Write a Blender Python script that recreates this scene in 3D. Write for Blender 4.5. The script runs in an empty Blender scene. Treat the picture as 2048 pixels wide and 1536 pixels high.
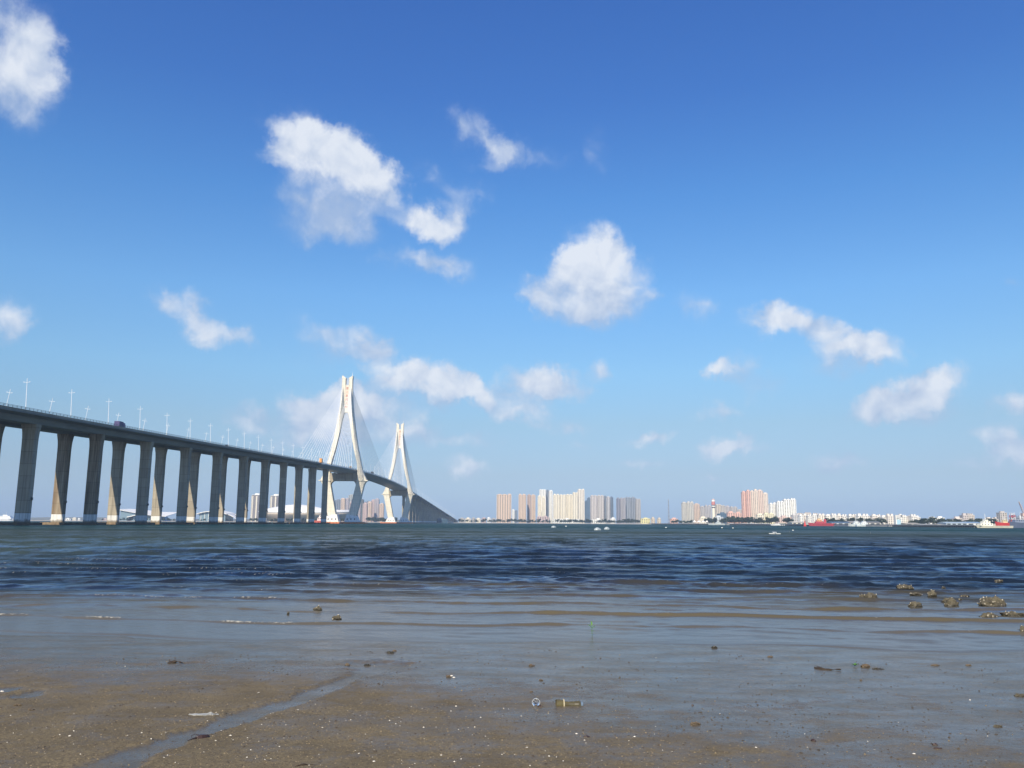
import bpy, bmesh, math, random
import numpy as np
from mathutils import Matrix, Vector

# ------------------------------------------------------------------ camera
scene = bpy.context.scene
COL = scene.collection
FPX, CX, CY = 1657.0, 1024.0, 768.0          # focal length in pixels of the 2048 px wide photograph
PITCH, ROLL, CAMH = math.radians(9.507), math.radians(0.32), 1.9
cam_data = bpy.data.cameras.new('camera')
cam_data.sensor_width = 36.0
cam_data.lens = FPX / 2048 * 36.0
cam_data.clip_start = 0.1
cam_data.clip_end = 60000
cam = bpy.data.objects.new('camera', cam_data)
CAMROT = Matrix.Rotation(math.pi / 2 + PITCH, 3, 'X') @ Matrix.Rotation(ROLL, 3, 'Z')
cam.matrix_world = Matrix.Translation((0, 0, CAMH)) @ CAMROT.to_4x4()
COL.objects.link(cam)
scene.camera = cam


def ray(px, py):
    """direction of the sight line through a pixel of the 2048x1536 photograph"""
    return (CAMROT @ Vector(((px - CX) / FPX, -(py - CY) / FPX, -1.0))).normalized()


def at(px, py, Y):
    """the point of the place that lies Y metres ahead on that sight line"""
    d = ray(px, py)
    t = Y / d.y
    return Vector((d.x * t, Y, CAMH + d.z * t))


def on_level(px, py, z=0.0):
    d = ray(px, py)
    t = (z - CAMH) / d.z
    return Vector((d.x * t, d.y * t, z))


# ------------------------------------------------------------------ sun
SUN = Vector((-0.158, -0.755, 0.635)).normalized()      # towards the sun: high behind the camera, a little to its left
SUN_EL = math.asin(SUN.z)
SUN_ROT = math.atan2(SUN.x, SUN.y)
sun_data = bpy.data.lights.new('sun', 'SUN')
sun_data.energy = 5.0
sun_data.angle = math.radians(0.53)
sun_data.color = (1.0, 0.885, 0.69)
sun_ob = bpy.data.objects.new('sun', sun_data)
sun_ob.rotation_euler = SUN.to_track_quat('Z', 'Y').to_euler()
sun_ob.location = (0, -50, 200)
COL.objects.link(sun_ob)

# ------------------------------------------------------------------ sky and clouds
world = bpy.data.worlds.new('World')
scene.world = world
world.use_nodes = True
wt = world.node_tree
wt.nodes.clear()


def N(tree, typ, **kw):
    n = tree.nodes.new(typ)
    for k, v in kw.items():
        setattr(n, k, v)
    return n


def put(tree, sock, val):
    if isinstance(val, bpy.types.NodeSocket):
        tree.links.new(val, sock)
    else:
        sock.default_value = val


def M(tree, op, a, b=None, c=None, clamp=False):
    n = tree.nodes.new('ShaderNodeMath')
    n.operation = op
    n.use_clamp = clamp
    put(tree, n.inputs[0], a)
    if b is not None:
        put(tree, n.inputs[1], b)
    if c is not None:
        put(tree, n.inputs[2], c)
    return n.outputs[0]


def VM(tree, op, a, b=None, s=None):
    n = tree.nodes.new('ShaderNodeVectorMath')
    n.operation = op
    put(tree, n.inputs[0], a)
    if b is not None:
        put(tree, n.inputs[1], b)
    if s is not None:
        put(tree, n.inputs['Scale'], s)
    return n.outputs[1] if op in ('LENGTH', 'DOT_PRODUCT', 'DISTANCE') else n.outputs[0]


def SS(tree, val, lo, hi, a=0.0, b=1.0, kind='SMOOTHSTEP'):
    n = tree.nodes.new('ShaderNodeMapRange')
    n.interpolation_type = kind
    put(tree, n.inputs['Value'], val)
    put(tree, n.inputs['From Min'], lo)
    put(tree, n.inputs['From Max'], hi)
    put(tree, n.inputs['To Min'], a)
    put(tree, n.inputs['To Max'], b)
    return n.outputs[0]


def MIX(tree, fac, a, b, blend='MIX'):
    n = tree.nodes.new('ShaderNodeMix')
    n.data_type = 'RGBA'
    n.blend_type = blend
    put(tree, n.inputs[0], fac)
    put(tree, n.inputs[6], a)
    put(tree, n.inputs[7], b)
    return n.outputs[2]


def NOISE(tree, vec, scale, detail=4.0, rough=0.55, dist=0.0, out='Fac', dim='3D'):
    n = tree.nodes.new('ShaderNodeTexNoise')
    n.noise_dimensions = dim
    if vec is not None:
        put(tree, n.inputs['Vector'], vec)
    n.inputs['Scale'].default_value = scale
    n.inputs['Detail'].default_value = detail
    n.inputs['Roughness'].default_value = rough
    n.inputs['Distortion'].default_value = dist
    return n.outputs[out]


SKY_STRENGTH = 0.082
tc = N(wt, 'ShaderNodeTexCoord')
direction = VM(wt, 'NORMALIZE', tc.outputs['Generated'])
sep = N(wt, 'ShaderNodeSeparateXYZ')
put(wt, sep.inputs[0], direction)
azi = M(wt, 'ARCTAN2', sep.outputs['X'], sep.outputs['Y'])
ele = M(wt, 'ARCSINE', sep.outputs['Z'])
comb = N(wt, 'ShaderNodeCombineXYZ')
put(wt, comb.inputs['X'], azi)
put(wt, comb.inputs['Y'], ele)
ae = comb.outputs[0]

sky = N(wt, 'ShaderNodeTexSky', sky_type='NISHITA')
sky.sun_disc = False
sky.sun_elevation = SUN_EL
sky.sun_rotation = SUN_ROT
sky.altitude = 0
sky.air_density = 1.0
sky.dust_density = 0.3
sky.ozone_density = 3.0
skycol = sky.outputs['Color']

# every cloud: ellipses (centre px, radii px, tilt, weight, brightness) that are turned into azimuth / elevation here
CLOUDS = [
    (30, 75, 85, 85, 0, .95, .9), (45, 165, 70, 70, 0, .8, .68), (25, 215, 42, 46, 0, .60, .45), (85, 110, 48, 62, 0, .6, .8),
    (612, 255, 52, 48, 0, .85, .95), (640, 312, 85, 60, 0, 1.0, 1), (705, 318, 80, 48, 25, 1.0, 1), (762, 352, 54, 36, 15, .85, .95),
    (650, 412, 88, 58, 0, .80, .36), (700, 432, 66, 48, 0, .62, .34), (566, 316, 50, 24, 0, .52, .8), (600, 405, 36, 22, 0, .5, .6),
    (548, 245, 30, 24, 20, .4, .8), (640, 462, 90, 30, 0, .44, .36), (740, 400, 50, 36, 0, .5, .6),
    (836, 438, 66, 34, 22, .88, 1), (878, 456, 54, 30, 10, .82, .85), (905, 425, 42, 36, 30, .65, .8), (832, 530, 78, 24, 8, .62, .65),
    (902, 535, 52, 27, 10, .70, .75), (865, 350, 40, 24, 20, .3, .7),
    (916, 252, 24, 46, -15, .56, .8), (968, 272, 34, 62, -38, .66, .8), (1008, 300, 40, 28, 20, .5, .7), (1068, 305, 70, 20, 5, .42, .7),
    (970, 335, 44, 14, 0, .32, .7), (1198, 310, 28, 46, -10, .34, .7), (940, 385, 50, 22, 10, .3, .7),
    (1192, 502, 56, 50, 0, 1.1, 1.06), (1208, 560, 84, 64, 0, 1.15, 1.0), (1150, 545, 56, 44, 0, .85, .95), (1104, 598, 64, 34, 28, .85, .62),
    (1070, 588, 36, 26, 20, .65, .85), (1232, 612, 70, 40, 0, .85, .36), (1168, 622, 76, 34, 0, .75, .30), (1312, 588, 16, 18, -30, .42, .7),
    (1398, 612, 38, 26, 25, .58, .75),
    (1535, 640, 58, 26, 0, .8, .9), (1602, 645, 66, 34, 14, .85, .92), (1655, 672, 60, 28, 25, .72, .7), (1700, 700, 66, 28, 5, .82, .9),
    (1765, 694, 58, 32, 0, .85, .92), (1680, 735, 84, 30, 0, .44, .36),
    (1800, 788, 92, 36, -18, .72, .82), (1866, 765, 62, 32, 0, .82, .9), (1738, 820, 66, 24, -8, .6, .7), (1840, 815, 88, 34, 0, .56, .36),
    (1430, 745, 28, 18, -10, .76, .95), (1478, 742, 44, 28, 10, .42, .7), (1530, 770, 34, 26, -30, .3, .6), (1440, 822, 52, 17, 5, .46, .75),
    (1447, 893, 44, 23, 0, .8, .95), (1482, 905, 44, 19, 0, .52, .7), (1684, 930, 64, 20, 14, .54, .75), (1432, 951, 28, 11, 5, .38, .75),
    (2036, 812, 50, 31, 0, .82, .9), (1998, 878, 46, 27, 15, .7, .75), (2034, 905, 56, 24, 0, .66, .75), (1936, 935, 66, 15, 0, .34, .7),
    (12, 634, 50, 44, 0, .85, .9), (8, 680, 40, 36, 0, .55, .55),
    (328, 608, 40, 26, 30, .66, .8), (396, 635, 66, 36, 28, .85, .85), (440, 664, 50, 26, 20, .66, .7), (486, 664, 20, 20, 0, .5, .7),
    (636, 668, 50, 28, 10, .5, .75), (722, 688, 66, 38, 15, .72, .8), (770, 706, 46, 24, 10, .40, .75), (686, 716, 80, 22, 0, .36, .55),
    (640, 818, 66, 40, 0, .95, 1), (690, 805, 62, 34, 0, .95, 1), (748, 802, 52, 36, 20, .55, .75), (655, 852, 104, 40, 0, .56, .50),
    (596, 876, 80, 26, -12, .54, .72), (710, 860, 110, 70, 0, .36, .5), (832, 862, 72, 36, 10, .56, .72),
    (806, 758, 60, 25, 5, .66, .95), (872, 764, 76, 34, 8, .95, 1), (932, 782, 58, 24, 15, .72, .85), (982, 780, 38, 18, 0, .42, .75),
    (860, 800, 94, 22, 0, .40, .3), (1058, 758, 50, 38, 0, .68, .82), (1112, 765, 56, 34, 15, .68, .8), (1085, 792, 84, 18, 0, .42, .55),
    (1202, 745, 28, 26, 30, .52, .8), (1038, 824, 62, 23, 12, .64, .8), (1150, 852, 40, 16, 10, .52, .8),
    (1322, 880, 32, 17, -10, .66, .85), (1278, 886, 36, 9, 0, .38, .75), (946, 880, 58, 19, 5, .44, .72), (936, 941, 38, 24, 0, .82, 1),
    (502, 835, 50, 27, 8, .52, .75), (1172, 893, 28, 13, 0, .34, .7), (1300, 937, 60, 11, 0, .32, .7), (2046, 572, 22, 16, 0, .36, .7),
]
rnd = random.Random(5)
AZEL = []


def azel(px, py):
    d = ray(px, py)
    return math.atan2(d.x, d.y), math.asin(d.z)


for cx_, cy_, rx, ry, rot, s, b in CLOUDS:
    a0, e0 = azel(cx_, cy_)
    a1, e1 = azel(cx_ + rx, cy_)
    a2, e2 = azel(cx_, cy_ - ry)
    if cy_ > 700:
        s = min(1.0, s * 1.42 + .06)
    AZEL.append((a0, e0, abs(a1 - a0), abs(e2 - e0), -math.radians(rot), s, b))
# the same kind of sky goes on all round, outside the picture
while len(AZEL) < len(CLOUDS) + 26:
    a0 = rnd.uniform(-math.pi, math.pi)
    if abs(a0) < 0.72:
        continue
    e0 = rnd.uniform(0.06, 0.6)
    w = rnd.uniform(0.03, 0.06) * (0.6 + e0)
    AZEL.append((a0, e0, w * rnd.uniform(1.2, 1.8), w, rnd.uniform(-.4, .4), rnd.uniform(.6, .95), rnd.uniform(.7, 1)))

# billowing edges: the position is pushed about by noise before the ellipses are looked up
w1 = VM(wt, 'SUBTRACT', NOISE(wt, ae, 17.0, 5.0, 0.62, out='Color', dim='2D'), (0.5, 0.5, 0.5))
aew = VM(wt, 'ADD', ae, VM(wt, 'MULTIPLY', w1, (0.060, 0.054, 0.0)))
dens, brt = None, None
for a0, e0, wa, we, rot, s, b in AZEL:
    mp = N(wt, 'ShaderNodeMapping', vector_type='TEXTURE')
    put(wt, mp.inputs['Vector'], aew)
    mp.inputs['Location'].default_value = (a0, e0, 0)
    mp.inputs['Rotation'].default_value = (0, 0, rot)
    mp.inputs['Scale'].default_value = (wa * 1.45, we * 1.45, 1)
    g = N(wt, 'ShaderNodeTexGradient', gradient_type='SPHERICAL')
    put(wt, g.inputs[0], mp.outputs[0])
    f = g.outputs['Fac']
    dens = M(wt, 'MULTIPLY', f, s) if dens is None else M(wt, 'MULTIPLY_ADD', f, s, dens)
    brt = M(wt, 'MULTIPLY', f, s * (1 - 1.5 * (1 - b))) if brt is None else M(wt, 'MULTIPLY_ADD', f, s * (1 - 1.5 * (1 - b)), brt)
fb = NOISE(wt, ae, 24.0, 7.0, 0.56, 0.3, dim='2D')
fb_up = NOISE(wt, VM(wt, 'ADD', ae, (-0.007, 0.013, 0.0)), 24.0, 3.0, 0.5, 0.3, dim='2D')
dsat = M(wt, 'DIVIDE', M(wt, 'MULTIPLY', dens, 2.35), M(wt, 'MULTIPLY_ADD', dens, 0.42, 1.0))
val = M(wt, 'ADD', dsat, M(wt, 'MULTIPLY', M(wt, 'SUBTRACT', fb, 0.78), 1.15))
bright = M(wt, 'DIVIDE', brt, M(wt, 'MAXIMUM', dens, 0.02))
soft = SS(wt, bright, 0.25, 0.95, 2.0, 1.42, kind='LINEAR')            # crisp sunlit tops, soft undersides
alpha = M(wt, 'MULTIPLY', SS(wt, val, -0.12, soft), 0.95)
alpha = M(wt, 'MAXIMUM', alpha, M(wt, 'MULTIPLY', SS(wt, dens, 0.0, 0.6), M(wt, 'MULTIPLY', fb, 0.30)))
relief = M(wt, 'MULTIPLY', M(wt, 'SUBTRACT', fb, fb_up), 1.1)
thick = SS(wt, val, 0.1, 1.6)
shade = M(wt, 'ADD', M(wt, 'ADD', M(wt, 'MULTIPLY', bright, 0.66), M(wt, 'MULTIPLY', thick, 0.24)), relief, clamp=True)
cloudcol = MIX(wt, SS(wt, shade, 0.26, 0.95, kind='LINEAR'), (0.36, 0.45, 0.61, 1), (0.655, 0.695, 0.76, 1))
# low clouds lie far off in the haze
hz = SS(wt, ele, 0.0, 0.17, 0.74, 1.0)
alpha = M(wt, 'MULTIPLY', alpha, hz)
# white balance of the photograph: one tint per height above the horizon, the same all the way round
tr = N(wt, 'ShaderNodeValToRGB')
TINT = [(0.0091, (.50, .68, 1.09)), (0.0565, (.66, .725, .91)), (0.1165, (.84, .925, .98)), (0.1768, (.94, 1.18, 1.25)), (0.267, (.92, 1.32, 1.53)),
        (0.3845, (.69, 1.21, 1.64)), (0.4962, (.56, 1.03, 1.66)), (0.60, (.53, .99, 1.70))]
els = tr.color_ramp.elements
while len(els) < len(TINT):
    els.new(0.5)
for e_, (p_, c_) in zip(els, TINT):
    e_.position = p_ / 0.8
for e_, (p_, c_) in zip(els, TINT):
    e_.color = (c_[0] / 2, c_[1] / 2, c_[2] / 2, 1)
put(wt, tr.inputs[0], M(wt, 'DIVIDE', ele, 0.8))
skyrad = VM(wt, 'SCALE', VM(wt, 'MULTIPLY', skycol, tr.outputs[0]), s=SKY_STRENGTH * 2)
fin = MIX(wt, alpha, skyrad, cloudcol)
bg = N(wt, 'ShaderNodeBackground')
put(wt, bg.inputs['Color'], fin)
bg.inputs['Strength'].default_value = 1.0
wo = N(wt, 'ShaderNodeOutputWorld')
wt.links.new(bg.outputs[0], wo.inputs['Surface'])
world.cycles.sampling_method = 'MANUAL'
world.cycles.sample_map_resolution = 512

scene.view_settings.view_transform = 'Standard'
scene.view_settings.look = 'None'
scene.view_settings.exposure = 0.30
scene.view_settings.gamma = 1.0
scene.view_settings.use_curve_mapping = False

# ------------------------------------------------------------------ helpers
def material(name, color, rough=0.7, metal=0.0, spec=0.5, var=0.0, vscale=1.0, vcol=None, bump=0.0, bscale=8.0, vstretch=(1, 1, 1), trans=0.0, ior=1.45):
    m = bpy.data.materials.new(name)
    m.use_nodes = True
    t = m.node_tree
    b = t.nodes['Principled BSDF']
    b.inputs['Base Color'].default_value = (*color, 1)
    b.inputs['Roughness'].default_value = rough
    b.inputs['Metallic'].default_value = metal
    b.inputs['Specular IOR Level'].default_value = spec
    b.inputs['IOR'].default_value = ior
    b.inputs['Transmission Weight'].default_value = trans
    if var or bump:
        tcn = t.nodes.new('ShaderNodeTexCoord')
        mp = t.nodes.new('ShaderNodeMapping')
        mp.inputs['Scale'].default_value = vstretch
        t.links.new(tcn.outputs['Object'], mp.inputs['Vector'])
        vec = mp.outputs[0]
    if var:
        n = NOISE(t, vec, vscale, 5.0, 0.6)
        c2 = vcol or tuple(c * 0.55 for c in color)
        t.links.new(MIX(t, SS(t, n, 0.5 - 0.25, 0.5 + 0.25, 0.0, var), (*color, 1), (*c2, 1)), b.inputs['Base Color'])
    if bump:
        bn = t.nodes.new('ShaderNodeBump')
        bn.inputs['Strength'].default_value = bump
        bn.inputs['Distance'].default_value = 0.02
        t.links.new(NOISE(t, vec, bscale, 4.0, 0.6), bn.inputs['Height'])
        t.links.new(bn.outputs[0], b.inputs['Normal'])
    return m


def add_lifts(m, lift=4.6, amount=0.16, tide=True):
    """pour joints, a slightly different tone for every pour, rain streaks and a tide stain"""
    t = m.node_tree
    b = t.nodes['Principled BSDF']
    old = b.inputs['Base Color'].links[0].from_socket
    geo = t.nodes.new('ShaderNodeNewGeometry')
    sp = t.nodes.new('ShaderNodeSeparateXYZ')
    t.links.new(geo.outputs['Position'], sp.inputs[0])
    zz = M(t, 'DIVIDE', sp.outputs['Z'], lift)
    cell = t.nodes.new('ShaderNodeCombineXYZ')
    put(t, cell.inputs['X'], M(t, 'FLOOR', M(t, 'DIVIDE', sp.outputs['X'], 7.0)))
    put(t, cell.inputs['Y'], M(t, 'FLOOR', M(t, 'DIVIDE', sp.outputs['Y'], 25.0)))
    put(t, cell.inputs['Z'], M(t, 'FLOOR', zz))
    wn = t.nodes.new('ShaderNodeTexWhiteNoise')
    t.links.new(cell.outputs[0], wn.inputs['Vector'])
    tone = SS(t, wn.outputs['Value'], 0, 1, 1 - amount, 1.0, kind='LINEAR')
    joint = SS(t, M(t, 'PINGPONG', zz, 0.5), 0.0, 0.035, 0.62, 1.0)
    streak = NOISE(t, VM(t, 'MULTIPLY', geo.outputs['Position'], (1.7, 1.7, 0.045)), 1.0, 4.0, 0.6)
    tone = M(t, 'MULTIPLY', M(t, 'MULTIPLY', tone, joint), SS(t, streak, 0.42, 0.72, 1.0, 0.66))
    c = MIX(t, 1.0, old, tone, 'MULTIPLY')
    if tide:
        tn = NOISE(t, VM(t, 'MULTIPLY', geo.outputs['Position'], (0.8, 0.8, 0.5)), 1.0, 4.0, 0.65)
        lev = M(t, 'ADD', sp.outputs['Z'], M(t, 'MULTIPLY', M(t, 'SUBTRACT', tn, 0.5), 2.4))
        c = MIX(t, SS(t, lev, 1.3, 2.5, 0.85, 0.0), c, (0.13, 0.10, 0.06, 1))
    t.links.new(c, b.inputs['Base Color'])


class MB:
    """collects faces of one mesh"""

    def __init__(self):
        self.v, self.f, self.mi = [], [], []

    def add(self, vs, fs, mi=0):
        o = len(self.v)
        self.v.extend(tuple(p) for p in vs)
        for f in fs:
            self.f.append(tuple(i + o for i in f))
            self.mi.append(mi)
        return self

    def box(self, x0, x1, y0, y1, z0, z1, mi=0):
        return self.add([(x0, y0, z0), (x1, y0, z0), (x1, y1, z0), (x0, y1, z0), (x0, y0, z1), (x1, y0, z1), (x1, y1, z1), (x0, y1, z1)],
                        [(0, 3, 2, 1), (4, 5, 6, 7), (0, 1, 5, 4), (1, 2, 6, 5), (2, 3, 7, 6), (3, 0, 4, 7)], mi)

    def loft(self, rings, mi=0, caps=True):
        """rings: equal-length closed loops of points"""
        n = len(rings[0])
        vs = [p for r in rings for p in r]
        fs = []
        for k in range(len(rings) - 1):
            for i in range(n):
                j = (i + 1) % n
                fs.append((k * n + i, k * n + j, (k + 1) * n + j, (k + 1) * n + i))
        if caps:
            fs.append(tuple(reversed(range(n))))
            fs.append(tuple((len(rings) - 1) * n + i for i in range(n)))
        return self.add(vs, fs, mi)

    def tube(self, pts, r, seg=6, mi=0):
        pts = [Vector(p) for p in pts]
        rs = r if isinstance(r, (list, tuple)) else [r] * len(pts)
        rings = []
        for i, p in enumerate(pts):
            d = (pts[min(i + 1, len(pts) - 1)] - pts[max(i - 1, 0)]).normalized()
            a = d.cross(Vector((0, 0, 1)))
            if a.length < 1e-3:
                a = d.cross(Vector((1, 0, 0)))
            a.normalize()
            b = d.cross(a)
            rings.append([p + (a * math.cos(2 * math.pi * k / seg) + b * math.sin(2 * math.pi * k / seg)) * rs[i] for k in range(seg)])
        return self.loft(rings, mi)

    def prism_y(self, poly, y0, y1, mi=0):
        """poly: (x, z) outline extruded along y"""
        return self.loft([[(x, y0, z) for x, z in poly], [(x, y1, z) for x, z in poly]], mi)

    def prism_z(self, poly, z0, z1, mi=0):
        return self.loft([[(x, y, z0) for x, y in poly], [(x, y, z1) for x, y in poly]], mi)

    def build(self, name, mat, parent=None, shift=None, smooth=False, kind=None, label=None):
        me = bpy.data.meshes.new(name)
        vs = self.v
        if shift is not None:
            vs = [(x - shift[0], y - shift[1], z - shift[2]) for x, y, z in vs]
        me.from_pydata(vs, [], self.f)
        mats = mat if isinstance(mat, (list, tuple)) else [mat]
        for m_ in mats:
            me.materials.append(m_)
        if len(mats) > 1:
            me.polygons.foreach_set('material_index', self.mi)
        bm = bmesh.new()
        bm.from_mesh(me)
        bmesh.ops.recalc_face_normals(bm, faces=bm.faces)
        bm.to_mesh(me)
        bm.free()
        if smooth:
            me.shade_smooth()
        o = bpy.data.objects.new(name, me)
        COL.objects.link(o)
        if parent is not None:
            o.parent = parent
        if kind:
            o['kind'] = kind
        if label:
            o['label'] = label
        return o


def empty(name, loc, label, cat, group=None, rz=0.0):
    o = bpy.data.objects.new(name, None)
    COL.objects.link(o)
    o.empty_display_size = 0.1
    o.location = loc
    o.rotation_euler = (0, 0, rz)
    tag(o, label, cat, group)
    return o


def tag(o, label, cat, group=None):
    o['label'] = label
    o['category'] = cat
    if group:
        o['group'] = group
    return o


def structure(o):
    o['kind'] = 'structure'
    return o


def copy_tree(o, parent=None, name=None):
    c = o.copy()
    if name:
        c.name = name
    COL.objects.link(c)
    if parent is not None:
        c.parent = parent
    for ch in o.children:
        copy_tree(ch, c)
    return c


def grid_mesh(name, X, Y, Z, mat, attrs=None, smooth=True):
    """numpy arrays (rows, cols) -> one sheet"""
    r, c = X.shape
    co = np.stack([X, Y, Z], -1).reshape(-1, 3).astype(np.float32)
    idx = np.arange(r * c, dtype=np.int32).reshape(r, c)
    q = np.stack([idx[:-1, :-1], idx[:-1, 1:], idx[1:, 1:], idx[1:, :-1]], -1).reshape(-1, 4)
    return raw_mesh(name, co, q, mat, attrs, smooth)


def raw_mesh(name, co, q, mat, attrs=None, smooth=True):
    me = bpy.data.meshes.new(name)
    n = len(q)
    me.vertices.add(len(co))
    me.vertices.foreach_set('co', co.ravel())
    me.loops.add(n * 4)
    me.loops.foreach_set('vertex_index', q.ravel())
    me.polygons.add(n)
    me.polygons.foreach_set('loop_start', np.arange(0, n * 4, 4, dtype=np.int32))
    me.polygons.foreach_set('loop_total', np.full(n, 4, dtype=np.int32))
    me.update(calc_edges=True)
    me.validate()
    if smooth:
        me.polygons.foreach_set('use_smooth', np.ones(n, dtype=bool))
    for k, a in (attrs or {}).items():
        at_ = me.attributes.new(k, 'FLOAT', 'POINT')
        at_.data.foreach_set('value', a.ravel().astype(np.float32))
    me.materials.append(mat)
    o = bpy.data.objects.new(name, me)
    COL.objects.link(o)
    return o


_prng = np.random.RandomState(7)
_perm = _prng.permutation(4096)
_grad = _prng.uniform(0, 2 * np.pi, 4096)


def perlin(x, y, seed=0):
    xi, yi = np.floor(x).astype(np.int64), np.floor(y).astype(np.int64)
    xf, yf = x - xi, y - yi
    u, v = xf * xf * xf * (xf * (xf * 6 - 15) + 10), yf * yf * yf * (yf * (yf * 6 - 15) + 10)

    def g(ix, iy, dx, dy):
        a = _grad[_perm[(ix + _perm[(iy + seed * 131) & 4095]) & 4095]]
        return np.cos(a) * dx + np.sin(a) * dy
    n00, n10 = g(xi, yi, xf, yf), g(xi + 1, yi, xf - 1, yf)
    n01, n11 = g(xi, yi + 1, xf, yf - 1), g(xi + 1, yi + 1, xf - 1, yf - 1)
    return (n00 + u * (n10 - n00) + v * ((n01 + u * (n11 - n01)) - (n00 + u * (n10 - n00)))) * 1.4


def fbm(x, y, octaves=4, gain=0.5, seed=0):
    s, a, t = 0.0, 1.0, 0.0
    for k in range(octaves):
        s = s + a * perlin(x * 2 ** k + 17.3 * k, y * 2 ** k - 9.1 * k, seed + k)
        t += a
        a *= gain
    return s / t


def sstep(x, lo, hi):
    t = np.clip((x - lo) / (hi - lo), 0, 1)
    return t * t * (3 - 2 * t)


# ------------------------------------------------------------------ haze: the air over the bay
def haze():
    m = bpy.data.materials.new('haze_air')
    m.use_nodes = True
    t = m.node_tree
    t.nodes.clear()
    v = t.nodes.new('ShaderNodeVolumePrincipled')
    v.inputs['Color'].default_value = (0.53, 0.71, 1.0, 1)
    v.inputs['Density'].default_value = HAZE
    v.inputs['Anisotropy'].default_value = -0.1
    o = t.nodes.new('ShaderNodeOutputMaterial')
    t.links.new(v.outputs[0], o.inputs['Volume'])
    mb = MB().box(-9000, 9000, -4000, 9000, -9.0, 200.0)
    ob = mb.build('haze', m, kind='stuff')
    ob['label'] = 'thin pale haze lying over the bay and the far shore'
    return ob


HAZE = 0.00010
haze()


# ------------------------------------------------------------------ mud flat
def shore_y(x):
    return 13.55 - 0.055 * x + 0.25 * np.sin(x * 0.55 + 0.7) + 0.12 * np.sin(x * 1.7)


CHANNEL = [on_level(px, py, 0.07) for px, py in ((120, 1575), (215, 1534), (300, 1499), (400, 1466), (480, 1439), (560, 1409), (640, 1376), (700, 1352), (735, 1336), (760, 1322))]
CHW = [0.20, 0.17, 0.14, 0.16, 0.17, 0.17, 0.16, 0.15, 0.22, 0.4]
PUDDLES = [(on_level(55, 1386, 0.07), 0.17, 0.20), (on_level(12, 1374, 0.07), 0.16, 0.22), (on_level(70, 1379, 0.07), 0.12, 0.16), (on_level(385, 1323, 0.05), 0.2, 0.2)]


def mud_fields(X, Y):
    d = shore_y(X) - Y                                   # distance up the beach
    base = np.where(d > 0, 0.010 * d + 0.0006 * np.minimum(d, 30) ** 2, 0.03 * d)
    base = np.maximum(base, -2.5)
    big = fbm(X * 0.55, Y * 0.8, 4, 0.5, 3)
    mid = fbm(X * 2.2 + 0.5 * big, Y * 3.0, 4, 0.55, 11)
    fine = fbm(X * 11.0, Y * 13.0, 3, 0.6, 23)
    # drainage channel
    XC, YC = X + 0.16 * fbm(X * 0.9, Y * 0.9, 2, .5, 91), Y + 0.16 * fbm(X * 0.9 + 40, Y * 0.9, 2, .5, 92)
    ch = np.full(X.shape, 9.0)
    for (a, b, wa, wb) in zip(CHANNEL[:-1], CHANNEL[1:], CHW[:-1], CHW[1:]):
        ex, ey = b.x - a.x, b.y - a.y
        t = np.clip(((XC - a.x) * ex + (YC - a.y) * ey) / (ex * ex + ey * ey), 0, 1)
        dd = np.hypot(XC - a.x - t * ex, YC - a.y - t * ey) / (wa + t * (wb - wa))
        ch = np.minimum(ch, dd)
    ch = ch + 0.75 * mid + 0.35 * fine + 0.5 * big
    chan = 1 - sstep(ch, 0.70, 1.35)
    pud = np.zeros(X.shape)
    for p, rx, ry in PUDDLES:
        q = np.hypot((X - p.x) / rx, (Y - p.y) / ry) + 0.5 * mid + 0.2 * fine
        pud = np.maximum(pud, 1 - sstep(q, 0.85, 1.1))
    # how wet: a film near the water and over the right-hand flat, drier sand at the lower left
    side = sstep(X, -3.2, 3.0)
    wet = 0.86 * (1 - sstep(d, 1.0, 4.6 + 3.5 * side)) + 0.45 * side + 0.16
    wet = wet + 0.66 * big * (0.45 + 0.55 * side) + (0.55 + 0.30 * side) * mid + 0.28 * fine
    wet = np.clip(wet, 0, 1)
    film = np.clip((wet - 0.12) / 0.85, 0, 1)
    h = base + 0.010 * big + 0.0075 * mid * (1 - 0.75 * film) + 0.0050 * fine * (1 - 0.82 * film)
    # small clods and pits
    pit = fbm(X * 26, Y * 26, 2, 0.5, 41)
    h = h + (0.0045 * np.maximum(pit - 0.18, 0) / 0.3 - 0.004 * np.maximum(-pit - 0.25, 0) / 0.3) * (1 - 0.5 * film)
    water = np.maximum(chan, pud)
    h = h - 0.020 * water + 0.007 * np.exp(-((ch - 1.45) / 0.22) ** 2)
    h = np.where(water > 0.5, h - 0.006 * (mid + fine) * 0.9, h)
    wetall = np.clip(np.maximum(film, water * (1.0 + 0.35 * mid)), 0, 1)
    return h, wetall, mid, water


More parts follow.
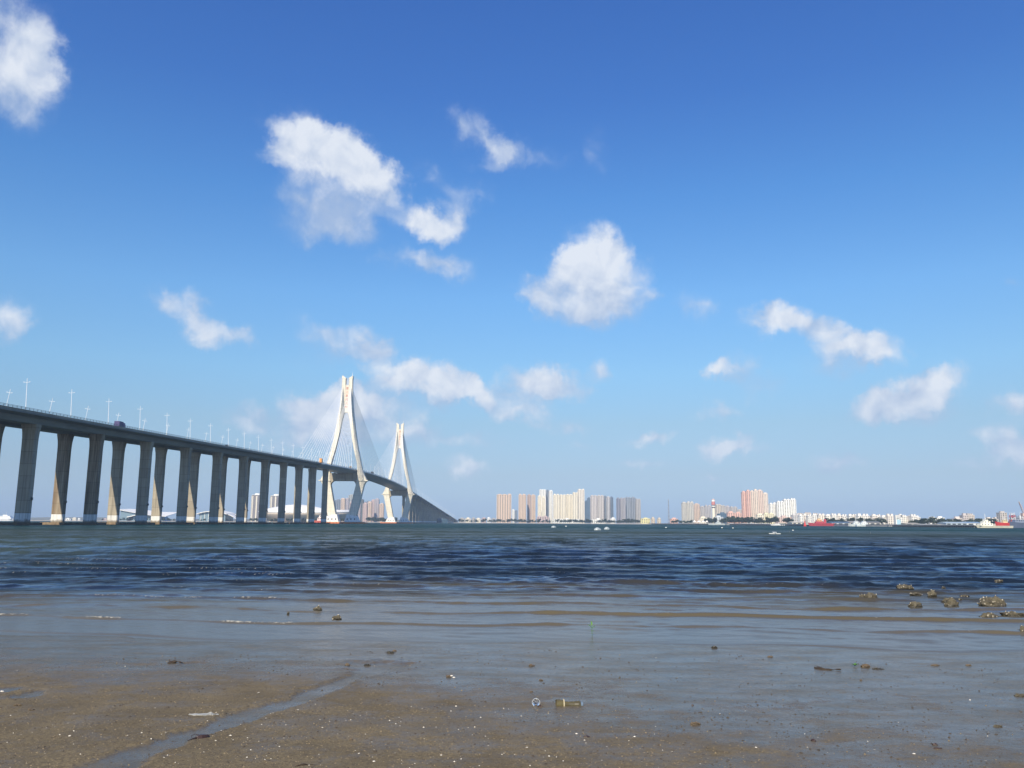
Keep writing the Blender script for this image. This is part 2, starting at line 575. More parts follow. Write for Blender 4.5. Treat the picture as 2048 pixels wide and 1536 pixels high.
def mud_material():
    m = bpy.data.materials.new('mud')
    m.use_nodes = True
    t = m.node_tree
    b = t.nodes['Principled BSDF']
    geo = t.nodes.new('ShaderNodeNewGeometry')
    pos = geo.outputs['Position']
    wa = t.nodes.new('ShaderNodeAttribute')
    wa.attribute_name = 'wet'
    wet = wa.outputs['Fac']
    n1 = NOISE(t, pos, 1.3, 5.0, 0.6)
    n2 = NOISE(t, pos, 38.0, 4.0, 0.65)
    n3 = NOISE(t, pos, 150.0, 2.0, 0.6)
    n4 = NOISE(t, pos, 5.0, 4.0, 0.6)
    dry = MIX(t, SS(t, n1, 0.35, 0.65), (0.132, 0.108, 0.068, 1), (0.172, 0.140, 0.086, 1))
    dry = MIX(t, SS(t, n2, 0.42, 0.72), dry, (0.085, 0.066, 0.044, 1))
    dry = MIX(t, SS(t, n3, 0.60, 0.72, 0.0, 0.55), dry, (0.36, 0.29, 0.20, 1))
    wetc = MIX(t, SS(t, n4, 0.35, 0.68), (0.088, 0.077, 0.058, 1), (0.118, 0.098, 0.068, 1))
    wetc = MIX(t, SS(t, n2, 0.56, 0.70, 0.0, 0.5), wetc, (0.05, 0.044, 0.036, 1))
    wn = M(t, 'ADD', wet, M(t, 'MULTIPLY', M(t, 'SUBTRACT', n2, 0.5), 0.7))
    wf = SS(t, wn, 0.0, 1.1, kind='LINEAR')
    mudc = MIX(t, wf, dry, wetc)
    bp = t.nodes.new('ShaderNodeBump')
    bp.inputs['Distance'].default_value = 0.006
    t.links.new(SS(t, wf, 0.0, 1.0, 1.0, 0.32), bp.inputs['Strength'])
    t.links.new(M(t, 'ADD', n2, M(t, 'MULTIPLY', n3, 0.5)), bp.inputs['Height'])
    # a film of water whose shine grows with the wetness
    t.nodes.remove(b)
    df = t.nodes.new('ShaderNodeBsdfDiffuse')
    t.links.new(mudc, df.inputs['Color'])
    t.links.new(bp.outputs[0], df.inputs['Normal'])
    gl = t.nodes.new('ShaderNodeBsdfGlossy')
    t.links.new(SS(t, wf, 0.2, 1.0, 0.42, 0.13), gl.inputs['Roughness'])
    t.links.new(bp.outputs[0], gl.inputs['Normal'])
    fr = t.nodes.new('ShaderNodeFresnel')
    fr.inputs['IOR'].default_value = 1.33
    t.links.new(bp.outputs[0], fr.inputs['Normal'])
    n5 = NOISE(t, VM(t, 'MULTIPLY', pos, (0.9, 2.2, 0.0)), 1.0, 4.0, 0.6)
    amt = M(t, 'MULTIPLY', M(t, 'MULTIPLY_ADD', wf, 0.92, 0.08), SS(t, n5, 0.3, 0.7, 0.70, 1.30))
    fac = M(t, 'MULTIPLY', M(t, 'MINIMUM', fr.outputs[0], 0.48), amt, clamp=True)
    mx = t.nodes.new('ShaderNodeMixShader')
    t.links.new(fac, mx.inputs[0])
    t.links.new(df.outputs[0], mx.inputs[1])
    t.links.new(gl.outputs[0], mx.inputs[2])
    t.links.new(mx.outputs[0], t.nodes['Material Output'].inputs['Surface'])
    return m


def build_mud():
    mat = mud_material()
    r = np.exp(np.linspace(math.log(5.6), math.log(19.0), 400))
    th = np.linspace(-math.radians(44), math.radians(44), 760)
    R, T = np.meshgrid(r, th, indexing='ij')
    X, Y = R * np.sin(T), R * np.cos(T)
    h, w, _, _ = mud_fields(X, Y)
    o = grid_mesh('mudflat', X, Y, h, mat, {'wet': w})
    structure(o)
    # the beach beyond the detailed sheet: to the sides, behind the camera, and the bed of the bay
    xs = np.concatenate([-np.geomspace(4000, 16, 40), np.linspace(-15, 15, 41), np.geomspace(16, 4000, 40)])
    ys = np.concatenate([-np.geomspace(3500, 6, 30), np.linspace(-5, 40, 46)])
    X, Y = np.meshgrid(xs, ys)
    h, w, _, _ = mud_fields(X, Y)
    rr, tt = np.hypot(X, Y), np.abs(np.arctan2(X, Y))
    inside = (rr > 5.2) & (rr < 20.5) & (tt < math.radians(47))
    h = np.minimum(h, 4.0) - np.where(inside, 0.25, 0.0)
    structure(grid_mesh('beach_ground', X, Y, h, mat, {'wet': w * 0.5}))


build_mud()


# ------------------------------------------------------------------ sea
def sea_material():
    m = bpy.data.materials.new('sea')
    m.use_nodes = True
    t = m.node_tree
    b = t.nodes['Principled BSDF']
    geo = t.nodes.new('ShaderNodeNewGeometry')
    pos = geo.outputs['Position']
    sp = t.nodes.new('ShaderNodeSeparateXYZ')
    t.links.new(pos, sp.inputs[0])
    x, y = sp.outputs['X'], sp.outputs['Y']
    flat = VM(t, 'MULTIPLY', pos, (1.0, 1.0, 0.0))
    dist = VM(t, 'LENGTH', flat)
    slant = M(t, 'DIVIDE', x, M(t, 'MAXIMUM', y, 1.0))          # where across the bay
    str_ = VM(t, 'MULTIPLY', pos, (0.05, 0.16, 0.0))
    nz = NOISE(t, str_, 1.0, 4.0, 0.6)
    nzz = NOISE(t, VM(t, 'MULTIPLY', pos, (0.004, 0.02, 0.0)), 1.0, 4.0, 0.6)
    ld = M(t, 'ADD', M(t, 'LOGARITHM', M(t, 'MAXIMUM', dist, 1.0), math.e), M(t, 'MULTIPLY', M(t, 'SUBTRACT', nz, 0.5), 0.75))
    # silt near the beach, dark navy strip, greener turbid water farther out
    lg = math.log
    ldist = M(t, 'LOGARITHM', M(t, 'MAXIMUM', dist, 1.0), math.e)
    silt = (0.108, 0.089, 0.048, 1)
    navy = (0.010, 0.017, 0.029, 1)
    mid = (0.040, 0.058, 0.054, 1)
    far_ = (0.010, 0.040, 0.045, 1)
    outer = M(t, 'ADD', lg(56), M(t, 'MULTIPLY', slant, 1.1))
    c = MIX(t, SS(t, ld, lg(18.5), lg(31.0)), silt, navy)
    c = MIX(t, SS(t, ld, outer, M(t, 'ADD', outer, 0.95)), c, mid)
    ld2 = M(t, 'ADD', M(t, 'LOGARITHM', M(t, 'MAXIMUM', dist, 1.0), math.e), M(t, 'MULTIPLY', M(t, 'SUBTRACT', nzz, 0.5), 1.6))
    c = MIX(t, SS(t, ld2, lg(150), lg(420)), c, far_)
    fo = t.nodes.new('ShaderNodeAttribute')
    fo.attribute_name = 'foam'
    fn = NOISE(t, VM(t, 'MULTIPLY', pos, (13.0, 9.0, 9.0)), 1.0, 4.0, 0.75)
    fm = M(t, 'MULTIPLY', SS(t, M(t, 'ADD', fo.outputs['Fac'], M(t, 'MULTIPLY', M(t, 'SUBTRACT', fn, 0.5), 2.6)), 0.45, 1.05), SS(t, fo.outputs['Fac'], 0.04, 0.2))
    # small whitecaps far out
    wc = NOISE(t, VM(t, 'MULTIPLY', pos, (0.10, 0.22, 0.0)), 1.0, 5.0, 0.65)
    wcm = M(t, 'MULTIPLY', SS(t, wc, 0.715, 0.76), SS(t, dist, 70.0, 160.0))
    fm = M(t, 'MAXIMUM', fm, M(t, 'MULTIPLY', wcm, 0.8))
    c = MIX(t, fm, c, (0.50, 0.47, 0.38, 1))
    # ripples finer than the mesh, and wind waves beyond it
    r1 = NOISE(t, VM(t, 'MULTIPLY', pos, (2.6, 6.5, 1.0)), 1.0, 4.0, 0.6, 0.4)
    r2 = NOISE(t, VM(t, 'MULTIPLY', pos, (0.35, 0.9, 1.0)), 1.0, 6.0, 0.62, 0.5)
    b1 = t.nodes.new('ShaderNodeBump')
    b1.inputs['Distance'].default_value = 0.030
    t.links.new(SS(t, dist, 15.0, 34.0, 0.19, 0.55), b1.inputs['Strength'])
    t.links.new(r1, b1.inputs['Height'])
    b2 = t.nodes.new('ShaderNodeBump')
    b2.inputs['Distance'].default_value = 0.45
    t.links.new(SS(t, dist, 40.0, 140.0, 0.0, 0.85), b2.inputs['Strength'])
    t.links.new(r2, b2.inputs['Height'])
    t.links.new(b1.outputs[0], b2.inputs['Normal'])
    # body of silty water under a clear reflecting skin; on a rough sea seen at a grazing angle the mean reflection stays well below that of a mirror
    t.nodes.remove(b)
    out = t.nodes['Material Output']
    df = t.nodes.new('ShaderNodeBsdfDiffuse')
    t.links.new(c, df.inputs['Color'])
    gl = t.nodes.new('ShaderNodeBsdfGlossy')
    t.links.new(SS(t, ldist, lg(14), lg(120), 0.24, 0.20), gl.inputs['Roughness'])
    t.links.new(b2.outputs[0], gl.inputs['Normal'])
    fr = t.nodes.new('ShaderNodeFresnel')
    fr.inputs['IOR'].default_value = 1.333
    t.links.new(b2.outputs[0], fr.inputs['Normal'])
    cap = SS(t, ldist, lg(14), lg(30), 0.56, 0.37)
    cap = M(t, 'MULTIPLY', cap, SS(t, ldist, lg(40), lg(220), 1.0, 0.36))
    # gusts roughen the surface in long streaks, which dulls or brightens its shine
    g1 = NOISE(t, VM(t, 'MULTIPLY', pos, (0.45, 1.5, 0.0)), 1.0, 4.0, 0.62, 0.3)
    g2 = NOISE(t, VM(t, 'MULTIPLY', pos, (0.035, 0.16, 0.0)), 1.0, 5.0, 0.62, 0.3)
    gust = M(t, 'ADD', M(t, 'ADD', SS(t, g1, 0.36, 0.64, 0.25, 1.20), SS(t, NOISE(t, VM(t, 'MULTIPLY', pos, (0.15, 0.62, 0.0)), 1.0, 3.0, 0.6, 0.3), 0.38, 0.62, -0.30, 0.42)), SS(t, g2, 0.35, 0.66, -0.25, 0.40))
    g3 = NOISE(t, VM(t, 'MULTIPLY', pos, (0.005, 0.032, 0.0)), 1.0, 4.0, 0.65)
    g4 = NOISE(t, VM(t, 'MULTIPLY', pos, (0.0014, 0.0065, 0.0)), 1.0, 4.0, 0.65)
    gust = M(t, 'ADD', gust, M(t, 'MULTIPLY', M(t, 'ADD', SS(t, g3, 0.36, 0.64, -0.6, 0.6), SS(t, g4, 0.36, 0.64, -0.55, 0.55)), SS(t, ldist, lg(60), lg(160))))
    g5 = NOISE(t, VM(t, 'MULTIPLY', pos, (0.30, 0.075, 0.0)), 1.0, 4.0, 0.68)
    gust = M(t, 'ADD', gust, M(t, 'MULTIPLY', SS(t, g5, 0.36, 0.66, -0.55, 0.75), SS(t, ldist, lg(35), lg(75))))
    gust = M(t, 'MAXIMUM', gust, 0.12)
    gust = M(t, 'ADD', M(t, 'MULTIPLY', gust, SS(t, ldist, lg(18), lg(26))), SS(t, ldist, lg(18), lg(26), 1.0, 0.0))
    fac = M(t, 'MULTIPLY', M(t, 'MULTIPLY', M(t, 'MINIMUM', fr.outputs[0], cap), gust), M(t, 'SUBTRACT', 1.0, fm), clamp=True)
    mx = t.nodes.new('ShaderNodeMixShader')
    t.links.new(fac, mx.inputs[0])
    t.links.new(df.outputs[0], mx.inputs[1])
    t.links.new(gl.outputs[0], mx.inputs[2])
    t.links.new(mx.outputs[0], out.inputs['Surface'])
    return m


def wave_height(X, Y):
    R = np.hypot(X, Y)
    off = Y - shore_y(X)
    warp = (1.0 + .6 * sstep(off, 6, 16)) * fbm(X * 0.05, Y * 0.06, 3, 0.5, 51) + (0.06 + 0.34 * sstep(off, 6, 14)) * fbm(X * 0.22, Y * 0.3, 2, 0.5, 57)
    # the run of low breakers along the shore
    yy = off + 0.035 * X + 1.6 * warp + 0.16 * sstep(off, 5, 14) * fbm(X * 1.25, Y * 0.7, 3, 0.55, 59)
    ph = np.where(yy < 8, yy / 2.3, 8 / 2.3 + np.log((2.3 + 0.085 * np.maximum(yy - 8, 0)) / 2.3) / 0.085)      # waves shorten as they come in
    fr = ph - np.floor(ph)
    fw = 0.095 + 0.06 * np.tanh(np.maximum(off - 14, 0) / 20)
    sharp = np.where(fr < fw, sstep(fr, 0.0, fw), (1 - (fr - fw) / (1 - fw)).clip(0, 1) ** 1.8)       # steep front towards the beach, long back
    cid = np.floor(ph)
    amp = 0.72 + 0.85 * fbm(X * 0.11 + cid * 7.7, cid * 3.31 + X * 0.0, 2, 0.5, 61) + 0.55 * fbm(X * 0.45 + cid * 5.1, cid * 1.7 + X * 0.0, 3, 0.6, 66)
    nearb = 1 - sstep(off, 8, 15)
    amp = np.clip(amp, 0.05 + 0.30 * nearb, 1.5 - 0.35 * nearb)
    depthf = sstep(off, 0.0, 5.5) * 0.62 + 0.38 * sstep(off, -0.3, 0.8)
    near = 1 - sstep(R, 70, 150)
    swell = (0.058 + 0.050 * sstep(off, 7, 15) + 0.075 * sstep(off, 14, 34)) * sharp * amp * depthf * (0.4 + 0.6 * near)
    # wind chop
    rs = np.random.RandomState(3)
    chop = np.zeros(X.shape)
    for k in range(40):
        L = 0.34 * (1.5 / 0.34) ** rs.rand()
        a = rs.normal(0.12, 0.38)
        kx, ky = 2 * np.pi / L * math.sin(a), 2 * np.pi / L * math.cos(a)
        keep = 1 - sstep(R * 0.0045, L * 0.22, L * 0.5)      # drop what the sheet is too coarse to carry
        chop += keep * 0.0085 * L ** 0.9 * np.sin(kx * X + ky * Y + rs.rand() * 6.28 + 2.0 * warp)
    for k in range(30):                                     # short crossing ripples that fray the crests
        L = 0.20 * (0.62 / 0.20) ** rs.rand()
        a = rs.normal(0.1, 0.95)
        kx, ky = 2 * np.pi / L * math.sin(a), 2 * np.pi / L * math.cos(a)
        keep = 1 - sstep(R * 0.0032, L * 0.25, L * 0.5)
        chop += keep * 0.0062 * L * np.sin(kx * X + ky * Y + rs.rand() * 6.28 + 3.0 * warp)
    patch = 0.65 + 0.7 * fbm(X * 0.08, Y * 0.12, 3, 0.5, 71)
    chop = chop * np.clip(patch, 0.15, 1.6) * (0.25 + 0.55 * sstep(off, 3.0, 15.0)) * sstep(off, -0.3, 1.5)
    fade = 1 - sstep(R, 150, 235)
    z = (swell + chop) * fade
    top = sstep(fr, 0.25 * fw, 0.8 * fw) * (1 - sstep(fr, fw, fw + 0.10))
    gust = fbm(X * 0.30, cid * 2.7 + Y * 0.05, 3, 0.6, 81)
    left = 1 - sstep(X, -6.0, 1.0)
    foam = top * sstep(amp + .2 * left, 0.70, 1.2) * sstep(gust + .75 * left, 0.05, 0.45) * sstep(off, 0.6, 3.0) * (0.25 + 0.75 * left * (1 - sstep(off, 9, 13)))
    foam = np.maximum(foam * (0.55 + 0.45 * near), (0.22 + 0.16 * left) * top * sstep(off, 0.5, 2.5) * (1 - sstep(off, 26, 45)) * sstep(amp, 0.45, 0.9))
    return z - 0.012, foam


def build_sea():
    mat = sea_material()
    r = np.exp(np.concatenate([np.linspace(math.log(10.5), math.log(60.0), 620, endpoint=False), np.linspace(math.log(60.0), math.log(240.0), 200)]))
    th = np.linspace(-math.radians(47), math.radians(47), 880)
    R, T = np.meshgrid(r, th, indexing='ij')
    X, Y = R * np.sin(T), R * np.cos(T)
    Z, F = wave_height(X, Y)
    r_, c_ = X.shape
    co1 = np.stack([X, Y, Z], -1).reshape(-1, 3)
    idx = np.arange(r_ * c_, dtype=np.int32).reshape(r_, c_)
    q1 = np.stack([idx[:-1, :-1], idx[:-1, 1:], idx[1:, 1:], idx[1:, :-1]], -1).reshape(-1, 4)
    # beyond: flat sheet to the far shores, coarse sectors at the sides
    def ring(r0, r1, nr, t0, t1, nt, base):
        rr = np.geomspace(r0, r1, nr)
        tt = np.linspace(math.radians(t0), math.radians(t1), nt)
        R_, T_ = np.meshgrid(rr, tt, indexing='ij')
        co = np.stack([R_ * np.sin(T_), R_ * np.cos(T_), np.full(R_.shape, -0.012)], -1).reshape(-1, 3)
        ix = np.arange(nr * nt, dtype=np.int32).reshape(nr, nt) + base
        return co, np.stack([ix[:-1, :-1], ix[:-1, 1:], ix[1:, 1:], ix[1:, :-1]], -1).reshape(-1, 4)
    cos, qs = [co1], [q1]
    n = len(co1)
    for a in ((240.0, 8900, 60, -89, 89, 180), (9.0, 240.0, 40, -89, -47, 40), (9.0, 240.0, 40, 47, 89, 40)):
        co, q = ring(*a, n)
        cos.append(co)
        qs.append(q)
        n += len(co)
    foam = np.zeros(n)
    foam[:len(co1)] = F.ravel()
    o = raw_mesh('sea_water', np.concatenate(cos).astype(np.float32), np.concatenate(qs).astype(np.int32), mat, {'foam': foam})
    structure(o)


build_sea()

# ------------------------------------------------------------------ the bridge
AX = -191.0                                   # its axis runs straight away from the camera
YT1, YT2 = 950.0, 1412.0                      # the two towers
SP = 50.75
Y0 = 316.0                                    # first pier in the picture
YS0, YS1 = Y0 + 9 * SP, YT2 + (YT1 - (Y0 + 9 * SP))      # steel spans between these two piers
YEND = 2720.0


def hdeck(y):
    if y < 870:
        return 58.2 - 0.030 * (870 - y)
    if y < 1472:
        t = y - 870
        return 58.2 + 0.030 * t - (0.0675 / 602) / 2 * t * t
    return 58.2 + 602 * (0.030 - 0.0675 / 2) - 0.0375 * (y - 1472)


conc = material('concrete', (0.44, 0.385, 0.29), 0.85, var=0.8, vscale=0.22, vcol=(0.33, 0.29, 0.225), vstretch=(1, 1, 0.35))
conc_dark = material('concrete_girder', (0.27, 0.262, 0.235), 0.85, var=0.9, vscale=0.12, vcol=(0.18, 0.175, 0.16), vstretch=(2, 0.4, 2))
conc_stain = material('concrete_rust_streaked', (0.43, 0.36, 0.26), 0.85, var=1.0, vscale=0.9, vcol=(0.16, 0.105, 0.06), vstretch=(1.6, 1.6, 0.06))
white_paint = material('white_band_paint', (0.80, 0.80, 0.77), 0.6, var=0.35, vscale=0.7, vcol=(0.55, 0.52, 0.44))
add_lifts(conc)
add_lifts(conc_stain)
add_lifts(white_paint, 50.0, 0.12)
cap_mat = material('dark_cap_concrete', (0.085, 0.075, 0.06), 0.8, var=0.9, vscale=0.6, vcol=(0.22, 0.15, 0.08))
cap_lit = material('sunlit_brown_cap_concrete', (0.30, 0.215, 0.13), 0.85, var=1.0, vscale=0.8, vcol=(0.12, 0.085, 0.05))  # brown caps of the far row, painted lighter for the sun on them
tower_mat = material('cream_tower_paint', (0.80, 0.755, 0.63), 0.7, var=0.6, vscale=0.10, vcol=(0.70, 0.645, 0.52), vstretch=(1, 1, 0.5))
add_lifts(tower_mat, 4.5, 0.07)
steel_mat = material('green_grey_steel', (0.30, 0.34, 0.33), 0.5, var=0.5, vscale=0.06, vcol=(0.24, 0.28, 0.28))
white_steel = material('white_steel', (0.80, 0.81, 0.80), 0.45)
cable_mat = material('white_cable_sheath', (0.86, 0.88, 0.90), 0.4)
asphalt = material('asphalt', (0.05, 0.05, 0.052), 0.9, var=0.5, vscale=0.5)
rail_mat = material('dark_railing', (0.12, 0.13, 0.14), 0.5, metal=0.3)
red_paint = material('red_letter_paint', (0.58, 0.24, 0.17), 0.5)
orange_mat = material('orange_fender_paint', (0.70, 0.22, 0.07), 0.6, var=0.6, vscale=1.2, vcol=(0.45, 0.13, 0.05))

bridge = empty('cable_stayed_bridge', (AX, YT1, 0), 'long cable stayed bridge with two cream forked towers and rows of tall piers', 'bridge')
BO = (AX, YT1, 0)


def bpart(mb, name, mat, parent=None, **kw):
    """part of the bridge; its mesh is given in place and shifted to the bridge's base"""
    return mb.build(name, mat, parent or bridge, BO, **kw)


def sweep(section, y0, y1, step=25.0):
    """deck-like member: section points (dx, dz) relative to axis and roadway height"""
    n = max(1, int(math.ceil((y1 - y0) / step)))
    rings = []
    for i in range(n + 1):
        y = y0 + (y1 - y0) * i / n
        h = hdeck(y)
        rings.append([(AX + dx, y, h + dz) for dx, dz in section])
    return rings


def girder_section(s):
    """one concrete box girder with its slab, s = +1 the near carriageway, -1 the far one"""
    p = [(0.8, -0.25), (14.0, -0.25), (14.0, -0.75), (10.4, -1.35), (9.7, -3.5), (4.3, -3.5), (3.6, -1.35), (0.8, -0.75)]
    return [(s * x, z) for x, z in p]


ends = [150.0, Y0 + SP + 1.2, Y0 + 5 * SP + 1.2, YS0]
ends2 = [YS1, YS1 + 4 * SP, YS1 + 8 * SP, YS1 + 12 * SP, YS1 + 16 * SP, YEND]
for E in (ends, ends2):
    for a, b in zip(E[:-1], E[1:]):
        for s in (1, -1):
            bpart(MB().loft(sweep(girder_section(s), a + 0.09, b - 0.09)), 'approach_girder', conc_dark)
for E in (ends[1:-1], ends2[1:-1]):
    for y in E:                                # diaphragm seen in the joint between two girders
        for s in (1, -1):
            bpart(MB().loft(sweep([(s * 3.9, -1.5), (s * 10.1, -1.5), (s * 9.5, -3.3), (s * 4.5, -3.3)], y - 0.085, y + 0.085)), 'expansion_joint', rail_mat)
for a, b in ((150.0, YS0 - .05), (YS1 + .05, YEND)):
    for s in (1, -1):
        bpart(MB().loft(sweep([(s * 13.72, -0.246), (s * 14.06, -0.246), (s * 14.02, 0.55), (s * 13.75, 0.55)], a, b)), 'parapet', conc)
box = [(-14.3, -0.2), (14.3, -0.2), (14.3, -0.75), (9.2, -3.3), (-9.2, -3.3), (-14.3, -0.75)]
bpart(MB().loft(sweep(box, YS0 + .15, YS1 - .15)), 'steel_box_girder', steel_mat)
for s in (1, -1):
    bpart(MB().loft(sweep([(s * 14.1, -0.196), (s * 14.55, -0.196), (s * 14.55, 0.42), (s * 14.1, 0.42)], YS0 + .15, YS1 - .15)), 'edge_beam', white_steel)
bpart(MB().loft(sweep([(-13.6, -0.18), (13.6, -0.18), (13.6, 0.0), (-13.6, 0.0)], 150, YEND)), 'roadway', asphalt)
bpart(MB().loft(sweep([(-0.3, 0.005), (0.3, 0.005), (0.12, 0.85), (-0.12, 0.85)], 150, YEND)), 'median_barrier', conc)
for s in (1, -1):
    for z in (0.86, 1.28):
        bpart(MB().loft(sweep([(s * 13.85, z), (s * 13.97, z), (s * 13.97, z + .11), (s * 13.85, z + .11)], 150, YEND)), 'railing_bar', rail_mat)
    mb = MB()
    y = 151.0
    while y < YEND - 1:
        h, z0 = hdeck(y), (0.545 if y < YS0 or y > YS1 else 0.0)
        x = AX + s * 13.91
        mb.box(x - .05, x + .05, y - .07, y + .07, h + z0, h + 1.27)
        y += 2.6
    bpart(mb, 'railing_post', rail_mat, kind='stuff')


def pier_rings(x, y, z0, z1, w, d):
    """chamfered shaft that flares towards the girder"""
    out = []
    hgt = z1 - z0
    c0 = 0.38
    ks = [(0, 1, 1), (3.4, 1, 1), (max(hgt - 7.5, 3.5), 1, 1), (max(hgt - 5.0, 3.7), 1.015, 1.04), (max(hgt - 3.0, 3.9), 1.06, 1.14), (max(hgt - 1.5, 4.1), 1.14, 1.26), (max(hgt - 0.6, 4.3), 1.20, 1.34), (max(hgt, 4.5), 1.22, 1.38)]
    for z, fw, fd in ks:
        a, b, c = w / 2 * fw, d / 2 * fd, c0
        out.append([(x - a + c, y - b, z0 + z), (x + a - c, y - b, z0 + z), (x + a, y - b + c, z0 + z), (x + a, y + b - c, z0 + z),
                    (x + a - c, y + b, z0 + z), (x - a + c, y + b, z0 + z), (x - a, y + b - c, z0 + z), (x - a, y - b + c, z0 + z)])
    return out


def pier(s, y, mat, lit=False):
    x = AX + 7.0 * s
    zt = hdeck(y) - 3.55
    zb = 1.05
    if zt - zb < 6:
        zb = zt - 6
    R = pier_rings(x, y, zb, zt, 5.15, 2.7)
    p = bpart(MB().loft(R[1:]), 'pier', mat)
    bpart(MB().loft(R[:2]), 'white_band', white_paint, p)
    # a bracket on the side of the shaft
    bpart(MB().box(x + 2.58, x + 3.2, y - .3, y + .3, zb + 8.3, zb + 9.3), 'gauge_bracket', rail_mat, p)
    bpart(MB().loft([[(x - 5.4, y - 4.2, z), (x + 5.4, y - 4.2, z), (x + 5.4, y + 4.2, z), (x - 5.4, y + 4.2, z)] for z in (-3, 1.05)]), 'pile_cap', cap_lit if s < 0 else cap_mat)


ys = [Y0 + SP * k for k in range(-2, 11)] + [YT2 + (YT1 - (Y0 + 10 * SP))]
y = YS1
while y < YEND - 30:
    ys.append(y)
    y += SP
for k, y in enumerate(ys):
    for s in (1, -1):
        pier(s, y, conc_stain if k == 3 else conc)

# ---- towers
LEG = [  # z, outer, inner, half depth
    (9.0, 16.2, 6.9, 4.3), (20, 18.7, 9.2, 4.2), (34, 21.6, 12.3, 4.0), (42, 23.3, 14.0, 3.9), (45.5, 24.6, 14.8, 3.9), (47.6, 26.3, 15.2, 3.9),
    (49.2, 26.0, 15.4, 3.9), (54, 23.6, 15.5, 3.8), (60, 21.4, 15.4, 3.7), (69, 19.1, 14.4, 3.6), (83, 15.7, 10.6, 3.4), (97, 13.0, 7.6, 3.3), (112, 10.7, 5.2, 3.2),
    (118, 9.8, 4.2, 3.15), (122, 9.15, 3.2, 3.1), (124.6, 8.8, 2.6, 3.1), (126, 8.6, 2.5, 3.1), (133, 7.7, 2.4, 3.05), (141, 7.0, 2.2, 3.0), (150, 6.4, 2.0, 2.9), (158.6, 6.1, 1.85, 2.85), (165.6, 6.0, 1.75, 2.8)]


